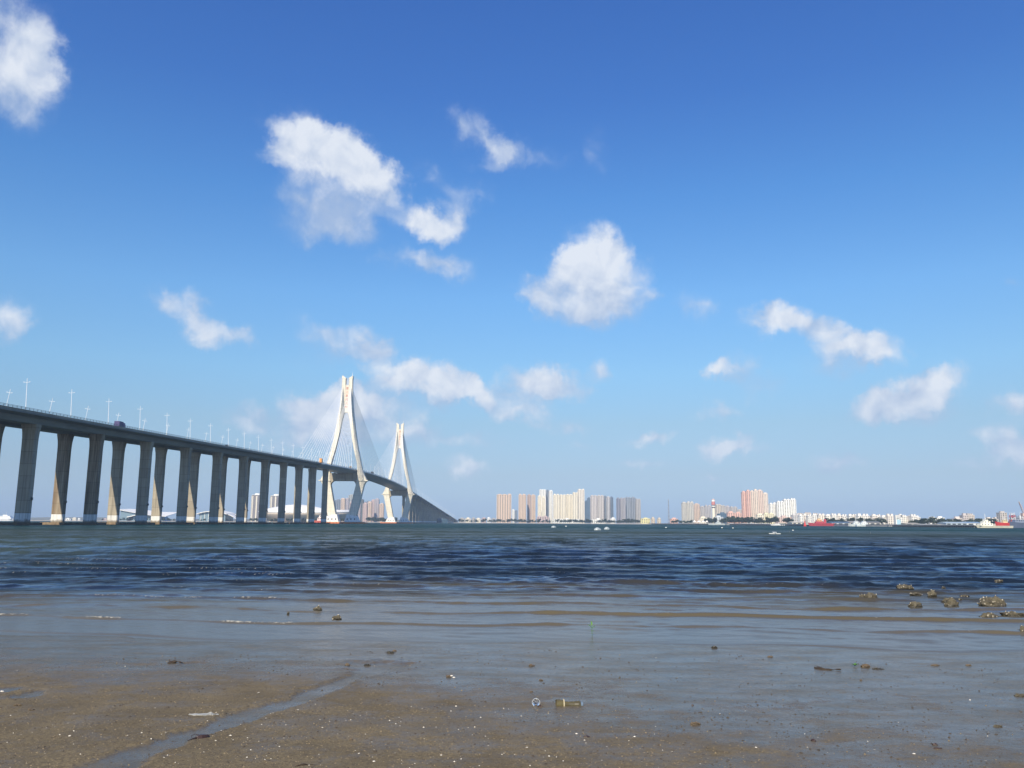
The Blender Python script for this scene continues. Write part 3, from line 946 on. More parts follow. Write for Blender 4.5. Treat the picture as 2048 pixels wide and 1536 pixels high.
def make_tower(yt):
    t = bpart(MB().loft([[(AX - 23.5, yt - 12, z), (AX + 23.5, yt - 12, z), (AX + 23.5, yt + 12, z), (AX - 23.5, yt + 12, z)] for z in (-3.5, 2.0)]), 'tower', white_paint)
    for s in (1, -1):
        rings = []
        for z, o, i, d in LEG:
            rings.append([(AX + s * o, yt - d + .45, z), (AX + s * (o - .45), yt - d, z), (AX + s * (i + .35), yt - d, z), (AX + s * i, yt - d + .35, z),
                          (AX + s * i, yt + d - .35, z), (AX + s * (i + .35), yt + d, z), (AX + s * (o - .45), yt + d, z), (AX + s * o, yt + d - .45, z)])
        bpart(MB().loft(rings), 'leg', tower_mat, t)
        # slanted cap of the prong
        zt, o, i, d = LEG[-1]
        ring0 = [(AX + s * (o + .15), yt - d - .15, zt), (AX + s * (i - .15), yt - d - .15, zt), (AX + s * (i - .15), yt + d + .15, zt), (AX + s * (o + .15), yt + d + .15, zt)]
        ring1 = [(AX + s * (o + .15), yt - d - .15, zt + 3.4), (AX + s * (i - .15), yt - d - .15, zt + .9), (AX + s * (i - .15), yt + d + .15, zt + .9), (AX + s * (o + .15), yt + d + .15, zt + 3.4)]
        ring2 = [(AX + s * (o - .3), yt - d * .5, zt + 4.2), (AX + s * (o - .9), yt - d * .5, zt + 3.6), (AX + s * (o - .9), yt + d * .5, zt + 3.6), (AX + s * (o - .3), yt + d * .5, zt + 4.2)]
        bpart(MB().loft([ring0, ring1, ring2]), 'prong_cap', tower_mat, t)
        # ledge where the leg bends
        bpart(MB().loft([[(AX + s * 27.9, yt - 4.8, z), (AX + s * 14.6, yt - 4.8, z), (AX + s * 14.6, yt + 4.8, z), (AX + s * 27.9, yt + 4.8, z)] for z in (47.7, 48.7)]), 'ledge', tower_mat, t)
        # sloping plinth
        bpart(MB().loft([[(AX + s * 19.5, yt - 6.5, 2.0), (AX + s * 3.2, yt - 6.5, 2.0), (AX + s * 3.2, yt + 6.5, 2.0), (AX + s * 19.5, yt + 6.5, 2.0)],
                         [(AX + s * 16.8, yt - 5.0, 8.4), (AX + s * 5.6, yt - 5.0, 10.2), (AX + s * 5.6, yt + 5.0, 10.2), (AX + s * 16.8, yt + 5.0, 8.4)]]), 'plinth', white_paint, t)
        for k in range(3):
            xx = AX + s * (6.5 + 4.2 * k)
            bpart(MB().box(xx - .6, xx + .6, yt - 6.35, yt - 5.6, 4.0, 5.8), 'plinth_opening', rail_mat, t)
    # web between the prongs, with an arch below and a notch above
    n = 14
    low = [(4.9 * -math.cos(math.pi * k / n), 119.0 + 7.2 * math.sin(math.pi * k / n) ** 0.8) for k in range(n + 1)]
    zs = 159.2
    rings_f = []
    mb = MB()
    vs, fs = [], []
    for yv in (yt - 2.6, yt + 2.6):
        for k, (x, z) in enumerate(low):
            vs.append((AX + x, yv, z))
        for k, (x, z) in enumerate(low):
            xt = -2.3 + 4.6 * k / n
            vs.append((AX + xt, yv, zs - 1.3 * math.sin(math.pi * k / n)))
    m_ = n + 1
    for k in range(n):
        fs.append((k, k + 1, m_ + k + 1, m_ + k))
        fs.append((2 * m_ + k, 3 * m_ + k, 3 * m_ + k + 1, 2 * m_ + k + 1))
        fs.append((k, 2 * m_ + k, 2 * m_ + k + 1, k + 1))
        fs.append((m_ + k, m_ + k + 1, 3 * m_ + k + 1, 3 * m_ + k))
    for a, b in ((0, m_), (n, m_ + n)):
        fs.append((a, b, 2 * m_ + b, 2 * m_ + a))
    mb.add(vs, fs)
    bpart(mb, 'web', tower_mat, t)
    # crossbeam under the deck, with rounded haunches
    prof = [(-15.6, 56.4), (15.6, 56.4), (15.6, 43.2)]
    arc = [(9.8 + 4.4 * math.cos(math.pi / 2 * k / 7), 43.2 + 4.5 * math.sin(math.pi / 2 * k / 7)) for k in range(8)]
    prof += arc + [(-x, z) for x, z in reversed(arc)] + [(-15.6, 43.2)]
    dz = min(0.0, hdeck(yt) - 3.45 - 56.4)
    bpart(MB().prism_y([(AX + x, z + dz) for x, z in prof], yt - 3.2, yt + 3.2), 'crossbeam', conc, t)
    for x in (-11, -1.5, 3, 11):
        bpart(MB().box(AX + x - 1.0, AX + x + 1.0, yt - 1.6, yt + 1.6, 56.4 + dz, hdeck(yt) - 3.31), 'bearing_block', conc_dark, t)
    # orange fender pieces all round the base
    for k in range(16):
        x0 = AX - 27.0 + 54.0 * k / 16
        bpart(MB().box(x0 + .15, x0 + 3.15, yt - 15.6, yt - 12.0, -1.0, 1.5).box(x0 + 1.2, x0 + 2.1, yt - 15.75, yt - 15.6, .2, 1.1), 'fender', orange_mat, t)
    for s in (1, -1):
        for k in range(8):
            yy = yt - 11.8 + 3.0 * k
            xa, xb = sorted((AX + s * 23.5, AX + s * 27.0))
            bpart(MB().box(xa, xb, yy, yy + 2.8, -1.0, 1.4), 'fender', orange_mat, t)
    # red characters down the web
    for k, chx in enumerate('湛江海湾大桥'):
        cu = bpy.data.curves.new('lettering', 'FONT')
        cu.body = chx
        cu.size = 3.5
        cu.extrude = 0.12
        cu.offset = 0.0
        cu.align_x, cu.align_y = 'CENTER', 'CENTER'
        ob = bpy.data.objects.new('tmp_text', cu)
        COL.objects.link(ob)
        bpy.context.view_layer.update()
        me = bpy.data.meshes.new_from_object(ob.evaluated_get(bpy.context.evaluated_depsgraph_get()))
        bpy.data.objects.remove(ob)
        me.name = 'lettering'
        me.materials.clear()
        me.materials.append(red_paint)
        me.transform(Matrix.Translation((0, yt - YT1 - 2.7, 154.3 - 4.4 * k)) @ Matrix.Rotation(math.pi / 2, 4, 'X'))
        lo = bpy.data.objects.new('lettering', me)
        lo.parent = t
        COL.objects.link(lo)
    # a lamp mast on top
    bpart(MB().tube([(AX + 5.2, yt, 169.0), (AX + 5.2, yt, 173.5)], [.22, .1]), 'beacon_mast', white_steel, t)
    return t


for yt in (YT1, YT2):
    make_tower(yt)
    for s in (1, -1):
        for d in (1, -1):
            span = 222.0 if (d == 1) == (yt == YT1) else 168.0
            for k in range(14):
                f = (k + 1) / 14
                yd = yt + d * (16 + (span - 16) * f)
                za = 129.0 + 27.0 * f ** 0.8
                o = np.interp(za, [l[0] for l in LEG], [l[1] for l in LEG])
                bpart(MB().tube([(AX + s * (o - 1.6), yt + d * 2.2, za), (AX + s * 13.2, yd, hdeck(yd) + 0.3)], 0.13, 5), 'stay_cable', cable_mat)

# inspection gantry slung under the near girder
mb = MB()
gy = 752.0
gz = hdeck(gy) - 4.9
for z in (gz, gz + 1.0):
    for yy in (gy - 1.0, gy + 1.0):
        mb.box(AX + 3.4, AX + 14.6, yy - .09, yy + .09, z - .09, z + .09)
for k in range(10):
    xx = AX + 3.6 + 1.15 * k
    for yy in (gy - 1.0, gy + 1.0):
        mb.tube([(xx, yy, gz), (xx + 1.15, yy, gz + 1.0)], .06, 4)
for xx in (AX + 4.0, AX + 10.2):
    mb.box(xx - .1, xx + .1, gy - .1, gy + .1, gz + 1, gz + 1.5)
bpart(mb, 'inspection_gantry', rail_mat)
# abutment at the far end
bpart(MB().box(AX - 14, AX + 14, YEND + .1, YEND + 60, -2, hdeck(YEND) - .3), 'abutment', conc)

# ---- street lamps on the two parapets
ONES = ['', 'first', 'second', 'third', 'fourth', 'fifth', 'sixth', 'seventh', 'eighth', 'ninth', 'tenth', 'eleventh', 'twelfth', 'thirteenth', 'fourteenth', 'fifteenth', 'sixteenth', 'seventeenth', 'eighteenth', 'nineteenth']
CARD = ['', '', 'twenty', 'thirty', 'forty', 'fifty', 'sixty', 'seventy', 'eighty', 'ninety']


def ordinal(n):
    if n < 20:
        return ONES[n]
    if n % 10 == 0:
        return CARD[n // 10][:-1] + 'ieth'
    return CARD[n // 10] + '-' + ONES[n % 10]


lamp_mat = material('white_lamp_post', (0.86, 0.87, 0.87), 0.4)


def make_lamp(lean):
    r = empty('street_lamp', (0, 0, 0), 'x', 'street lamp')
    hgt = 12.2
    MB().tube([(0, 0, 0), (0, 0, .5), (0, 0, .52), (0, 0, hgt)], [.22, .22, .105, .065], 8).build('pole', lamp_mat, r)
    MB().tube([(-1.0, 0, hgt - 1.45), (0, 0, hgt - 1.58), (1.0, 0, hgt - 1.45)], [.045, .065, .045], 6).build('arm', lamp_mat, r)
    for s in (1, -1):
        MB().loft([[(s * .8, -.12, hgt - 1.50), (s * 1.3, -.13, hgt - 1.42), (s * 1.3, .13, hgt - 1.42), (s * .8, .12, hgt - 1.50)],
                   [(s * .82, -.10, hgt - 1.36), (s * 1.27, -.08, hgt - 1.32), (s * 1.27, .08, hgt - 1.32), (s * .82, .10, hgt - 1.36)]]).build('lamp_head', lamp_mat, r)
    r.rotation_euler = (0, lean, 0)
    return r


protoN = make_lamp(math.radians(-3.0))
protoF = make_lamp(math.radians(7.5))
LS = 31.2
nl = 0
for k in range(0, 76):
    y = 300.0 + LS * k
    if y > YEND - 10:
        break
    for s, pr in ((1, protoN), (-1, protoF)):
        o = pr if k == 0 else copy_tree(pr)
        o.name = 'street_lamp' if nl == 0 else 'street_lamp.%03d' % nl
        nl += 1
        o.location = (AX + s * 13.55, y, hdeck(y) + .002)
        side = 'near' if s == 1 else 'far'
        if k == 0:
            lab = 'lamp post on the %s bridge parapet, first from the left' % side
        else:
            lab = 'lamp post on the %s bridge parapet, %s from the left' % (side, ordinal(k + 1))
        tag(o, lab, 'street lamp', 'lamp posts along the bridge')

# ---- vehicles on the deck
tyre = material('tyre_rubber', (0.03, 0.03, 0.03), 0.8)
glass_dark = material('vehicle_glass', (0.02, 0.025, 0.03), 0.08)


def wheels(root, L, W, r, xs):
    for yy in xs:
        for sx in (-1, 1):
            w = MB().tube([(sx * W / 2 - .12 * sx - .12, yy, r), (sx * W / 2 - .12 * sx + .12, yy, r)], r, 12).build('wheel', tyre, root)


def truck(x, y, L, W, H, body, cabc, label):
    z = hdeck(y) + .004
    r = empty('truck', (x, y, z), label, 'truck')
    bm_, cm = material('truck_body', body, .5), material('truck_cab', cabc, .4)
    MB().box(-W / 2, W / 2, -L / 2, L / 2 - 2.3, 1.1, H).build('cargo_box', bm_, r)
    MB().box(-W / 2 + .1, W / 2 - .1, -L / 2 + .1, L / 2, .6, 1.08).build('chassis', tyre, r)
    MB().loft([[(-W / 2 + .05, L / 2 - 2.15, 1.1), (W / 2 - .05, L / 2 - 2.15, 1.1), (W / 2 - .05, L / 2, 1.1), (-W / 2 + .05, L / 2, 1.1)],
               [(-W / 2 + .05, L / 2 - 2.15, 2.0), (W / 2 - .05, L / 2 - 2.15, 2.0), (W / 2 - .05, L / 2, 2.0), (-W / 2 + .05, L / 2, 2.0)],
               [(-W / 2 + .15, L / 2 - 2.15, H - .35), (W / 2 - .15, L / 2 - 2.15, H - .35), (W / 2 - .15, L / 2 - .45, H - .35), (-W / 2 + .15, L / 2 - .45, H - .35)]]).build('cab', cm, r)
    MB().box(-W / 2 + .3, W / 2 - .3, L / 2 - .2, L / 2 + .02, 1.95, 2.1).build('windscreen', glass_dark, r)
    wheels(r, L, W, .5, (-L / 2 + 1.2, -L / 2 + 2.4, L / 2 - 1.2))
    return r


def car(x, y, col, label, rz=0.0):
    z = hdeck(y) + .004
    r = empty('car', (x, y, z), label, 'car', rz=rz)
    cm = material('car_paint', col, .3)
    W, L = 1.85, 4.6
    sec = lambda yy, w, z0, z1: [(-w / 2, yy, z0), (w / 2, yy, z0), (w / 2, yy, z1), (-w / 2, yy, z1)]
    MB().loft([sec(-L / 2, W * .9, .45, .85), sec(-L / 2 + .4, W, .3, .98), sec(L / 2 - .5, W, .3, .92), sec(L / 2, W * .88, .42, .75)]).build('body', cm, r)
    MB().loft([[(-W / 2 + .08, -1.75, .96), (W / 2 - .08, -1.75, .96), (W / 2 - .08, 1.15, .94), (-W / 2 + .08, 1.15, .94)],
               [(-W / 2 + .28, -1.35, 1.52), (W / 2 - .28, -1.35, 1.52), (W / 2 - .28, .35, 1.55), (-W / 2 + .28, .35, 1.55)]]).build('cabin', glass_dark, r)
    MB().box(-W / 2 + .3, W / 2 - .3, -1.3, .3, 1.55, 1.6).build('roof', cm, r)
    wheels(r, L, W, .33, (-1.35, 1.35))
    return r


truck(AX + 9.9, 381.0, 6.4, 2.4, 3.4, (0.07, 0.06, 0.16), (0.10, 0.08, 0.22), 'dark purple truck driving on the deck beside the third near lamp post')
car(AX + 11.2, 523.0, (0.03, 0.035, 0.04), 'dark car on the approach deck, halfway between the truck and the first tower')
truck(AX + 11.0, 930.0, 7.5, 2.4, 3.5, (0.16, 0.15, 0.14), (0.2, 0.2, 0.2), 'grey truck on the deck just left of the first tower leg')
truck(AX + 11.0, 1076.0, 7.5, 2.4, 4.0, (0.05, 0.06, 0.07), (0.06, 0.07, 0.08), 'black truck on the main span just right of the first tower')
truck(AX + 10.6, 786.0, 6.0, 2.3, 5.2, (0.75, 0.33, 0.08), (0.7, 0.3, 0.08), 'tall orange truck on the deck where the white edged steel span begins')

# ------------------------------------------------------------------ far shores
def px_at(px, Y, z=0.0):
    """point at height z, Y metres ahead, in the picture column px"""
    a, b = at(px, 1040, Y), at(px, 1060, Y)
    t = (z - a.z) / (b.z - a.z)
    return Vector((a.x + (b.x - a.x) * t, Y, z))


def z_at(px, py, Y):
    return at(px, py, Y).z


sand_far = material('far_beach_sand', (0.42, 0.37, 0.29), 0.9, var=0.8, vscale=0.02, vcol=(0.33, 0.31, 0.26))
land_mat = material('far_land', (0.10, 0.115, 0.06), 0.9, var=1.0, vscale=0.012, vcol=(0.20, 0.18, 0.13))
quay_mat = material('quay_concrete', (0.42, 0.41, 0.38), 0.85, var=0.6, vscale=0.15, vcol=(0.25, 0.24, 0.22))
SHORE = [(-1500, 1650), (0, 1750), (260, 1850), (500, 1950), (760, 2300), (900, 2480), (1000, 2480), (1130, 2300), (1285, 2060), (1330, 1880), (1400, 1660), (1500, 1400), (1640, 1120), (1800, 930), (1960, 800), (2048, 745), (2400, 640), (3600, 560)]
pts = [px_at(p, Y) for p, Y in SHORE]


def build_land():
    n = len(pts)
    vs, fs = [], []
    for row, (dy, z) in enumerate(((-6, -1.5), (0, 0.05), (22, 1.0), (60, 1.5))):
        for p in pts:
            vs.append((p.x, p.y + dy, z))
    for row in range(3):
        for i in range(n - 1):
            fs.append((row * n + i, row * n + i + 1, (row + 1) * n + i + 1, (row + 1) * n + i))
    structure(MB().add(vs, fs).build('far_beach', sand_far))
    vs = [(p.x, p.y + 60, 1.5) for p in pts] + [(max(-8800, min(8800, p.x * 8800 / max(p.y, 1600))), 8800, 1.5) for p in pts]
    fs = [(i, i + 1, n + i + 1, n + i) for i in range(n - 1)]
    structure(MB().add(vs, fs).build('far_land', land_mat))
    # low rise on the horizon at the far left
    xs = np.linspace(-3600, -500, 120)
    ysv = np.linspace(4200, 5600, 12)
    X, Y = np.meshgrid(xs, ysv)
    prof = np.sin((Y - 4200) / 1400 * math.pi)
    Z = 1.4 + prof * np.clip(12 + 17 * fbm(X * 0.002, Y * 0.002, 4, 0.5, 5), 0, 40)
    structure(grid_mesh('low_hills', X, Y, Z, land_mat))


build_land()

# ------------------------------------------------------------------ buildings
MATS = {}


def wallmat(c):
    if c not in MATS:
        MATS[c] = material('wall_paint', c, 0.85, var=0.35, vscale=0.06, vcol=tuple(v * 0.82 for v in c), vstretch=(1, 1, 0.3))
    return MATS[c]


glass = material('window_glass', (0.045, 0.055, 0.07), 0.15)
glass_blue = material('blue_curtain_glass', (0.05, 0.10, 0.16), 0.12)
roof_mat = material('flat_roof', (0.33, 0.32, 0.31), 0.9, var=0.5, vscale=0.1)

CREAM, WHITE, TAN, PINK, GREY, BLUEGREY, ROSE = (0.80, 0.73, 0.58), (0.82, 0.81, 0.76), (0.64, 0.49, 0.37), (0.70, 0.45, 0.37), (0.42, 0.40, 0.37), (0.20, 0.235, 0.285), (0.52, 0.40, 0.38)


def building(px0, px1, pytop, Y, col, label, cat='building', bays=4, floor=3.1, depth=None, caps=2, top=True, group=None, rz=0.0, z0=1.45, winw=0.44, glassm=None, accent=None, name='apartment_tower', pybot=None):
    """block of flats with recessed window strips, floor bands, parapet and roof huts"""
    xa, xb = px_at(px0, Y).x, px_at(px1, Y).x
    H = z_at((px0 + px1) / 2, pytop, Y) - z0
    W = xb - xa
    D = depth or min(max(W * 0.8, 12.0), 22.0)
    r = empty(name, ((xa + xb) / 2, Y + D / 2, z0), label, cat, group, rz)
    wm = wallmat(col)
    am = wallmat(accent) if accent else wm
    nf = max(1, int(H / floor))
    fh = H / nf
    rec = 0.9
    # core set back behind the window strips
    wall = MB().box(-W / 2 + rec, W / 2 - rec, -D / 2 + rec, D / 2 - rec, -3.0, H - .02)
    acc = MB()
    win = MB()

    def face(u0, u1, put_box, n):
        """vertical piers, spandrel bands and panes along one face, from u0 to u1"""
        bw = (u1 - u0) / n
        for i in range(n):
            a = u0 + bw * i
            b = a + bw
            m0, m1 = a + bw * (1 - winw) / 2, b - bw * (1 - winw) / 2
            put_box(acc if (accent and i % 2) else wall, a if i == 0 else a, m0, 0.0, rec, -3.0, H - .02)
            put_box(acc if (accent and i % 2) else wall, m1, b, 0.0, rec, -3.0, H - .02)
            for f in range(nf):
                zb = f * fh
                put_box(wall, m0 + .01, m1 - .01, rec * .35, rec, zb, zb + fh * .42)
                put_box(win, m0 + .02, m1 - .02, rec * .72, rec - .05, zb + fh * .43, zb + fh * .98)
    def front(m, a, b, p, q, zl, zh):
        m.box(a, b, -D / 2 + p, -D / 2 + q, zl, zh)

    def right(m, a, b, p, q, zl, zh):
        m.box(W / 2 - q, W / 2 - p, a, b, zl, zh)

    def left(m, a, b, p, q, zl, zh):
        m.box(-W / 2 + p, -W / 2 + q, a, b, zl, zh)
    face(-W / 2, W / 2, front, bays)
    nb = max(1, int(round(bays * D / max(W, 1) * .7)))
    face(-D / 2 + rec + .01, D / 2 - .01, right, nb)
    face(-D / 2 + rec + .01, D / 2 - .01, left, nb)
    wall.build('wall', wm, r)
    if accent:
        acc.build('wall_strip', am, r)
    win.build('window', glassm or glass, r, kind='stuff')
    if top:
        rf = MB()
        for a in (-W / 2 - .1, W / 2 - .3):
            rf.box(a, a + .4, -D / 2 - .1, D / 2, H, H + 1.3)
        rf.box(-W / 2 + .31, W / 2 - .31, -D / 2 - .1, -D / 2 + .3, H, H + 1.3)
        rf.box(-W / 2 + .31, W / 2 - .31, -D / 2 + .31, D / 2, H, H + .25)
        for k in range(caps):
            cx = -W / 2 + W * (k + .5) / caps + (px0 * 7.3 % 1 - .5) * W * .1
            hw = min(W / caps * .28, 4.5)
            rf.box(cx - hw, cx + hw, -D * .25, D * .2, H + .26, H + 3.4 + 1.6 * ((px0 * 3.7 + k * 1.9) % 1))
        rf.build('roof', [wm], r)
    return r


B = building
# behind the bridge
def round_tower(px0, px1, pytop, Y, label):
    xa, xb = px_at(px0, Y).x, px_at(px1, Y).x
    R = (xb - xa) / 2
    H = z_at(px0, pytop, Y) - 1.45
    r = empty('round_tower', ((xa + xb) / 2, Y + R, 1.45), label, 'building', 'twin round towers behind the stadium')
    n = 24
    wall, win = MB(), MB()
    circ = lambda rad, z: [(rad * math.cos(2 * math.pi * k / n), rad * math.sin(2 * math.pi * k / n), z) for k in range(n)]
    wall.loft([circ(R - .8, -3), circ(R - .8, H)])
    nf = int(H / 3.2)
    for f in range(nf):
        zb = f * H / nf
        wall.loft([circ(R - .25, zb), circ(R - .25, zb + 1.25)])
        win.loft([circ(R - .6, zb + 1.27), circ(R - .6, zb + H / nf - .03)])
    wall.build('wall', wallmat((0.50, 0.44, 0.42)), r)
    win.build('window', glass, r, kind='stuff')
    rib = MB()
    for k in range(0, n, 3):
        a = 2 * math.pi * (k + .5) / n
        c, s_ = math.cos(a), math.sin(a)
        w = R * .10
        rib.loft([[(c * (R - .7) - s_ * w, s_ * (R - .7) + c * w, z), (c * (R + .5) - s_ * w, s_ * (R + .5) + c * w, z), (c * (R + .5) + s_ * w, s_ * (R + .5) - c * w, z), (c * (R - .7) + s_ * w, s_ * (R - .7) - c * w, z)] for z in (-2.5, H - 2)])
    rib.build('balcony_rib', wallmat(CREAM), r)
    MB().loft([circ(R * .5, H + .01), circ(R * .5, H + 5.5)]).loft([circ(R + .2, H + .01), circ(R + .2, H + 1.2)]).build('roof', wallmat(WHITE), r)


round_tower(497.5, 521, 990, 2700, 'grey round apartment tower behind the stadium, left one of the pair')
round_tower(535.5, 559, 991.5, 2700, 'grey round apartment tower behind the stadium, right one of the pair')

WARM = (0.60, 0.47, 0.38)
LILAC = (0.42, 0.38, 0.40)
for a in [
    (668, 680, 1001, 2900, BLUEGREY, 'slate tower just right of the bent lower leg of the near bridge tower', 3),
    (680, 688.5, 998, 2750, WARM, 'tan tower next to the slate one, seen between the legs of the near bridge tower', 3),
    (688.5, 696, 998, 2820, LILAC, 'lilac grey tower right of the tan one between the near tower legs', 3),
    (695, 706, 991, 3000, (0.38, 0.39, 0.38), 'tallest tower seen between the legs of the near bridge tower', 3),
    (698, 703, 1006, 2500, ROSE, 'short rose tower in front of the tallest one between the near tower legs', 2),
    (712, 720, 1009, 2550, LILAC, 'lilac block emerging right of the near bridge tower right leg', 3),
    (720, 725.5, 1000, 2700, (0.13, 0.15, 0.16), 'thin dark tower right of the near bridge tower', 2),
    (724.5, 733, 1008, 2500, ROSE, 'rose and white striped tower right of the thin dark one', 3),
    (733.5, 742, 1006, 2600, WARM, 'warm beige tower with a rounded white top between the bridge towers', 3),
    (741, 748, 1001.5, 2750, ROSE, 'tall rose tower left of the tallest between the bridge towers', 3),
    (747.5, 756.5, 999.5, 2650, LILAC, 'tallest grey lilac tower standing between the two bridge towers', 3),
    (757.5, 766.5, 1009, 2600, WARM, 'striped tower nearest the left leg of the far bridge tower', 3),
    (728, 740, 1004, 3100, BLUEGREY, 'wide slate slab in the second row between the bridge towers', 4),
]:
    B(a[0], a[1], a[2], a[3], a[4], a[5], bays=a[6], caps=1)

# the cluster right of the bridge
for a in [
    (993, 1022.4, 990, 2900, TAN, 'tan pink slab tower standing alone, leftmost of the high-rises right of the bridge', 6, 3, None),
    (1024, 1029, 1021, 3200, WHITE, 'small pale block between the two tan towers', 2, 1, None),
    (1029, 1035, 1022, 3150, BLUEGREY, 'small dark glass block left of the second tan tower', 3, 1, glass_blue),
    (1037, 1052.5, 990.5, 2900, TAN, 'second tan tower, its left half in full sun', 5, 2, None),
    (1054.5, 1062, 991, 2960, (0.50, 0.37, 0.30), 'middle wing of the second tan tower group', 2, 1, None),
    (1062.5, 1071, 991, 2930, TAN, 'right wing of the second tan tower group', 3, 1, None),
    (1075.5, 1082.5, 993, 2780, CREAM, 'cream tower front left in the tallest central cluster', 3, 1, None),
    (1083.5, 1091, 995.5, 2770, CREAM, 'cream tower with a notched top, front middle of the central cluster', 3, 1, None),
    (1079, 1092, 980.5, 2850, WHITE, 'tall white tower rising behind the notched cream one', 4, 3, None),
    (1092.3, 1098, 981.5, 2880, BLUEGREY, 'dark blue shaded flank tower beside the tall white one', 2, 1, None),  # shade of the flank is put into the wall colour
    (1098.2, 1105.5, 982.5, 2860, WHITE, 'slim white tower with a grey stripe, right of the tall white one', 2, 1, None),
    (1107, 1120, 990.5, 2800, CREAM, 'wide cream slab with many balconies, its leftmost section', 4, 2, None),
    (1120.3, 1133, 990.8, 2805, CREAM, 'wide cream slab with many balconies, its middle section', 4, 2, None),
    (1133.3, 1145.5, 990.2, 2810, CREAM, 'wide cream slab with many balconies, its right section', 4, 2, None),
    (1146, 1156, 986.5, 2780, CREAM, 'cream tower stepping up beside the wide cream slab', 3, 2, None),
    (1156.3, 1169.5, 980, 2790, (0.76, 0.70, 0.60), 'tallest cream tower at the right end of the cream row', 4, 2, None),
    (1169.8, 1178, 1003, 2950, (0.10, 0.15, 0.21), 'dark blue shaded block lower than its cream neighbour', 3, 1, glass_blue),  # this block and the slab behind: cloud shadow painted as dark wall colour
    (1175, 1182, 997, 3050, (0.12, 0.17, 0.22), 'dark blue slab with a winged roof behind the shaded block', 2, 1, glass_blue),
    (1182, 1195, 992.5, 2800, (0.56, 0.51, 0.48), 'pale grey tower with cream ribs, left of a grey pair', 4, 2, None),
    (1195.3, 1208.5, 992.5, 2810, (0.54, 0.50, 0.47), 'pale grey tower with cream ribs, right of the grey pair', 4, 2, None),
    (1208.8, 1214, 993.5, 2830, BLUEGREY, 'narrow blue grey tower right of the pale grey pair', 2, 1, None),
    (1214, 1221, 995, 2800, (0.47, 0.46, 0.46), 'grey tower with one lit rib, next to a slate blue end tower', 2, 1, None),
    (1221, 1227.3, 995.5, 2820, (0.14, 0.18, 0.24), 'slate blue end tower of the second high-rise group', 2, 1, None),  # dark slate wall colour carries the shade on this tower
    (1234, 1241, 998, 2760, (0.22, 0.22, 0.26), 'dark narrow tower, leftmost in the rightmost shaded group', 2, 1, None),  # from here to the grey end tower: walls darkened to paint in cloud shadow
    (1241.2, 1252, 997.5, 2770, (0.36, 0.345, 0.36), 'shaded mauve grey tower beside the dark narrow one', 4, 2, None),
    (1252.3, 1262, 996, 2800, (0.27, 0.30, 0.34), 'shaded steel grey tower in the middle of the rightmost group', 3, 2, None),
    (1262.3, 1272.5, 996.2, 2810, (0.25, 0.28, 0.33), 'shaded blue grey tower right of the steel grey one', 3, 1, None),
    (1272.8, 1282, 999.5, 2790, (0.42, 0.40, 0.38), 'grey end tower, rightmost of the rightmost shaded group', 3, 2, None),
    (1365.5, 1375, 1006.5, 2250, (0.52, 0.50, 0.45), 'greenish beige tower, leftmost of the row by the control tower', 4, 1, None),
    (1375.3, 1388.5, 1005.8, 2255, (0.54, 0.52, 0.47), 'greenish beige tower, second in the row by the control tower', 4, 2, None),
    (1389, 1401, 1009.5, 2300, WARM, 'warm beige tower right of the greenish pair', 4, 1, None),
    (1402, 1411, 1014.5, 2330, (0.46, 0.44, 0.43), 'grey stepped tower, left of the pair behind the tent pavilion', 3, 1, None),
    (1411.3, 1424, 1013, 2340, (0.44, 0.43, 0.44), 'grey stepped tower just left of the control tower', 4, 2, None),
    (1433, 1443, 1010.5, 2350, (0.56, 0.50, 0.42), 'beige tower just right of the control tower', 3, 2, None),
    (1443.3, 1452, 1012.5, 2360, (0.50, 0.47, 0.44), 'grey beige tower, second right of the control tower', 3, 2, None),
    (1452.3, 1461, 1014, 2370, (0.47, 0.44, 0.44), 'grey tower, third right of the control tower', 3, 1, None),
    (1462, 1476, 1015.5, 2380, (0.45, 0.43, 0.42), 'grey tower with two white roof huts above the pink block', 4, 2, None),
    (1476.5, 1485.5, 1021, 2390, (0.48, 0.45, 0.42), 'lower grey tower left of the tall pink towers', 3, 1, None),
    (1438, 1456.5, 1028, 2150, (0.08, 0.14, 0.20), 'low slate blue glass office block left of the pink block', 5, 1, glass_blue),
    (1457, 1471, 1026.2, 2100, PINK, 'low pink block beside the blue glass office', 3, 1, None),
    (1471.3, 1485, 1027.4, 2110, PINK, 'low pink block with dark balcony bands, right half', 3, 1, None),
    (1487, 1495, 985.5, 2150, PINK, 'tall pink tower with a white stripe, leftmost of the pink high-rises', 2, 1, None),
    (1495.6, 1503.5, 983, 2140, PINK, 'tall plain pink tower, second of the pink high-rises', 2, 1, None),
    (1503.8, 1511, 983.5, 2150, (0.72, 0.60, 0.50), 'cream and pink tower in the middle of the pink high-rises', 2, 1, None),
    (1511.3, 1518.5, 981.5, 2160, (0.74, 0.63, 0.53), 'tallest cream and pink tower of the pink high-rises', 2, 1, None),
    (1518.8, 1529, 982.5, 2170, (0.72, 0.57, 0.48), 'pink tower with a white roof crown, fourth from the left', 3, 1, None),
    (1529.3, 1538.5, 988, 2180, (0.76, 0.66, 0.57), 'shorter pink and white tower at the right end of the pink high-rises', 3, 1, None),
    (1541.5, 1548, 1009, 2050, WHITE, 'narrow white tower, leftmost of the white stepped high-rises', 2, 1, None),
    (1548.3, 1556, 1008.5, 2060, WHITE, 'white tower second in the white stepped row', 3, 1, None),
    (1556.3, 1570, 1004.8, 2040, WHITE, 'white tower with dark window strips, middle of the white stepped row', 3, 2, None),
    (1570.3, 1584, 1000.5, 2050, WHITE, 'tall white tower with dark window strips in the stepped row', 3, 2, None),
    (1584.3, 1594.5, 1000.2, 2055, WHITE, 'tallest white tower with a roof canopy, right end of the stepped row', 3, 2, None),
]:
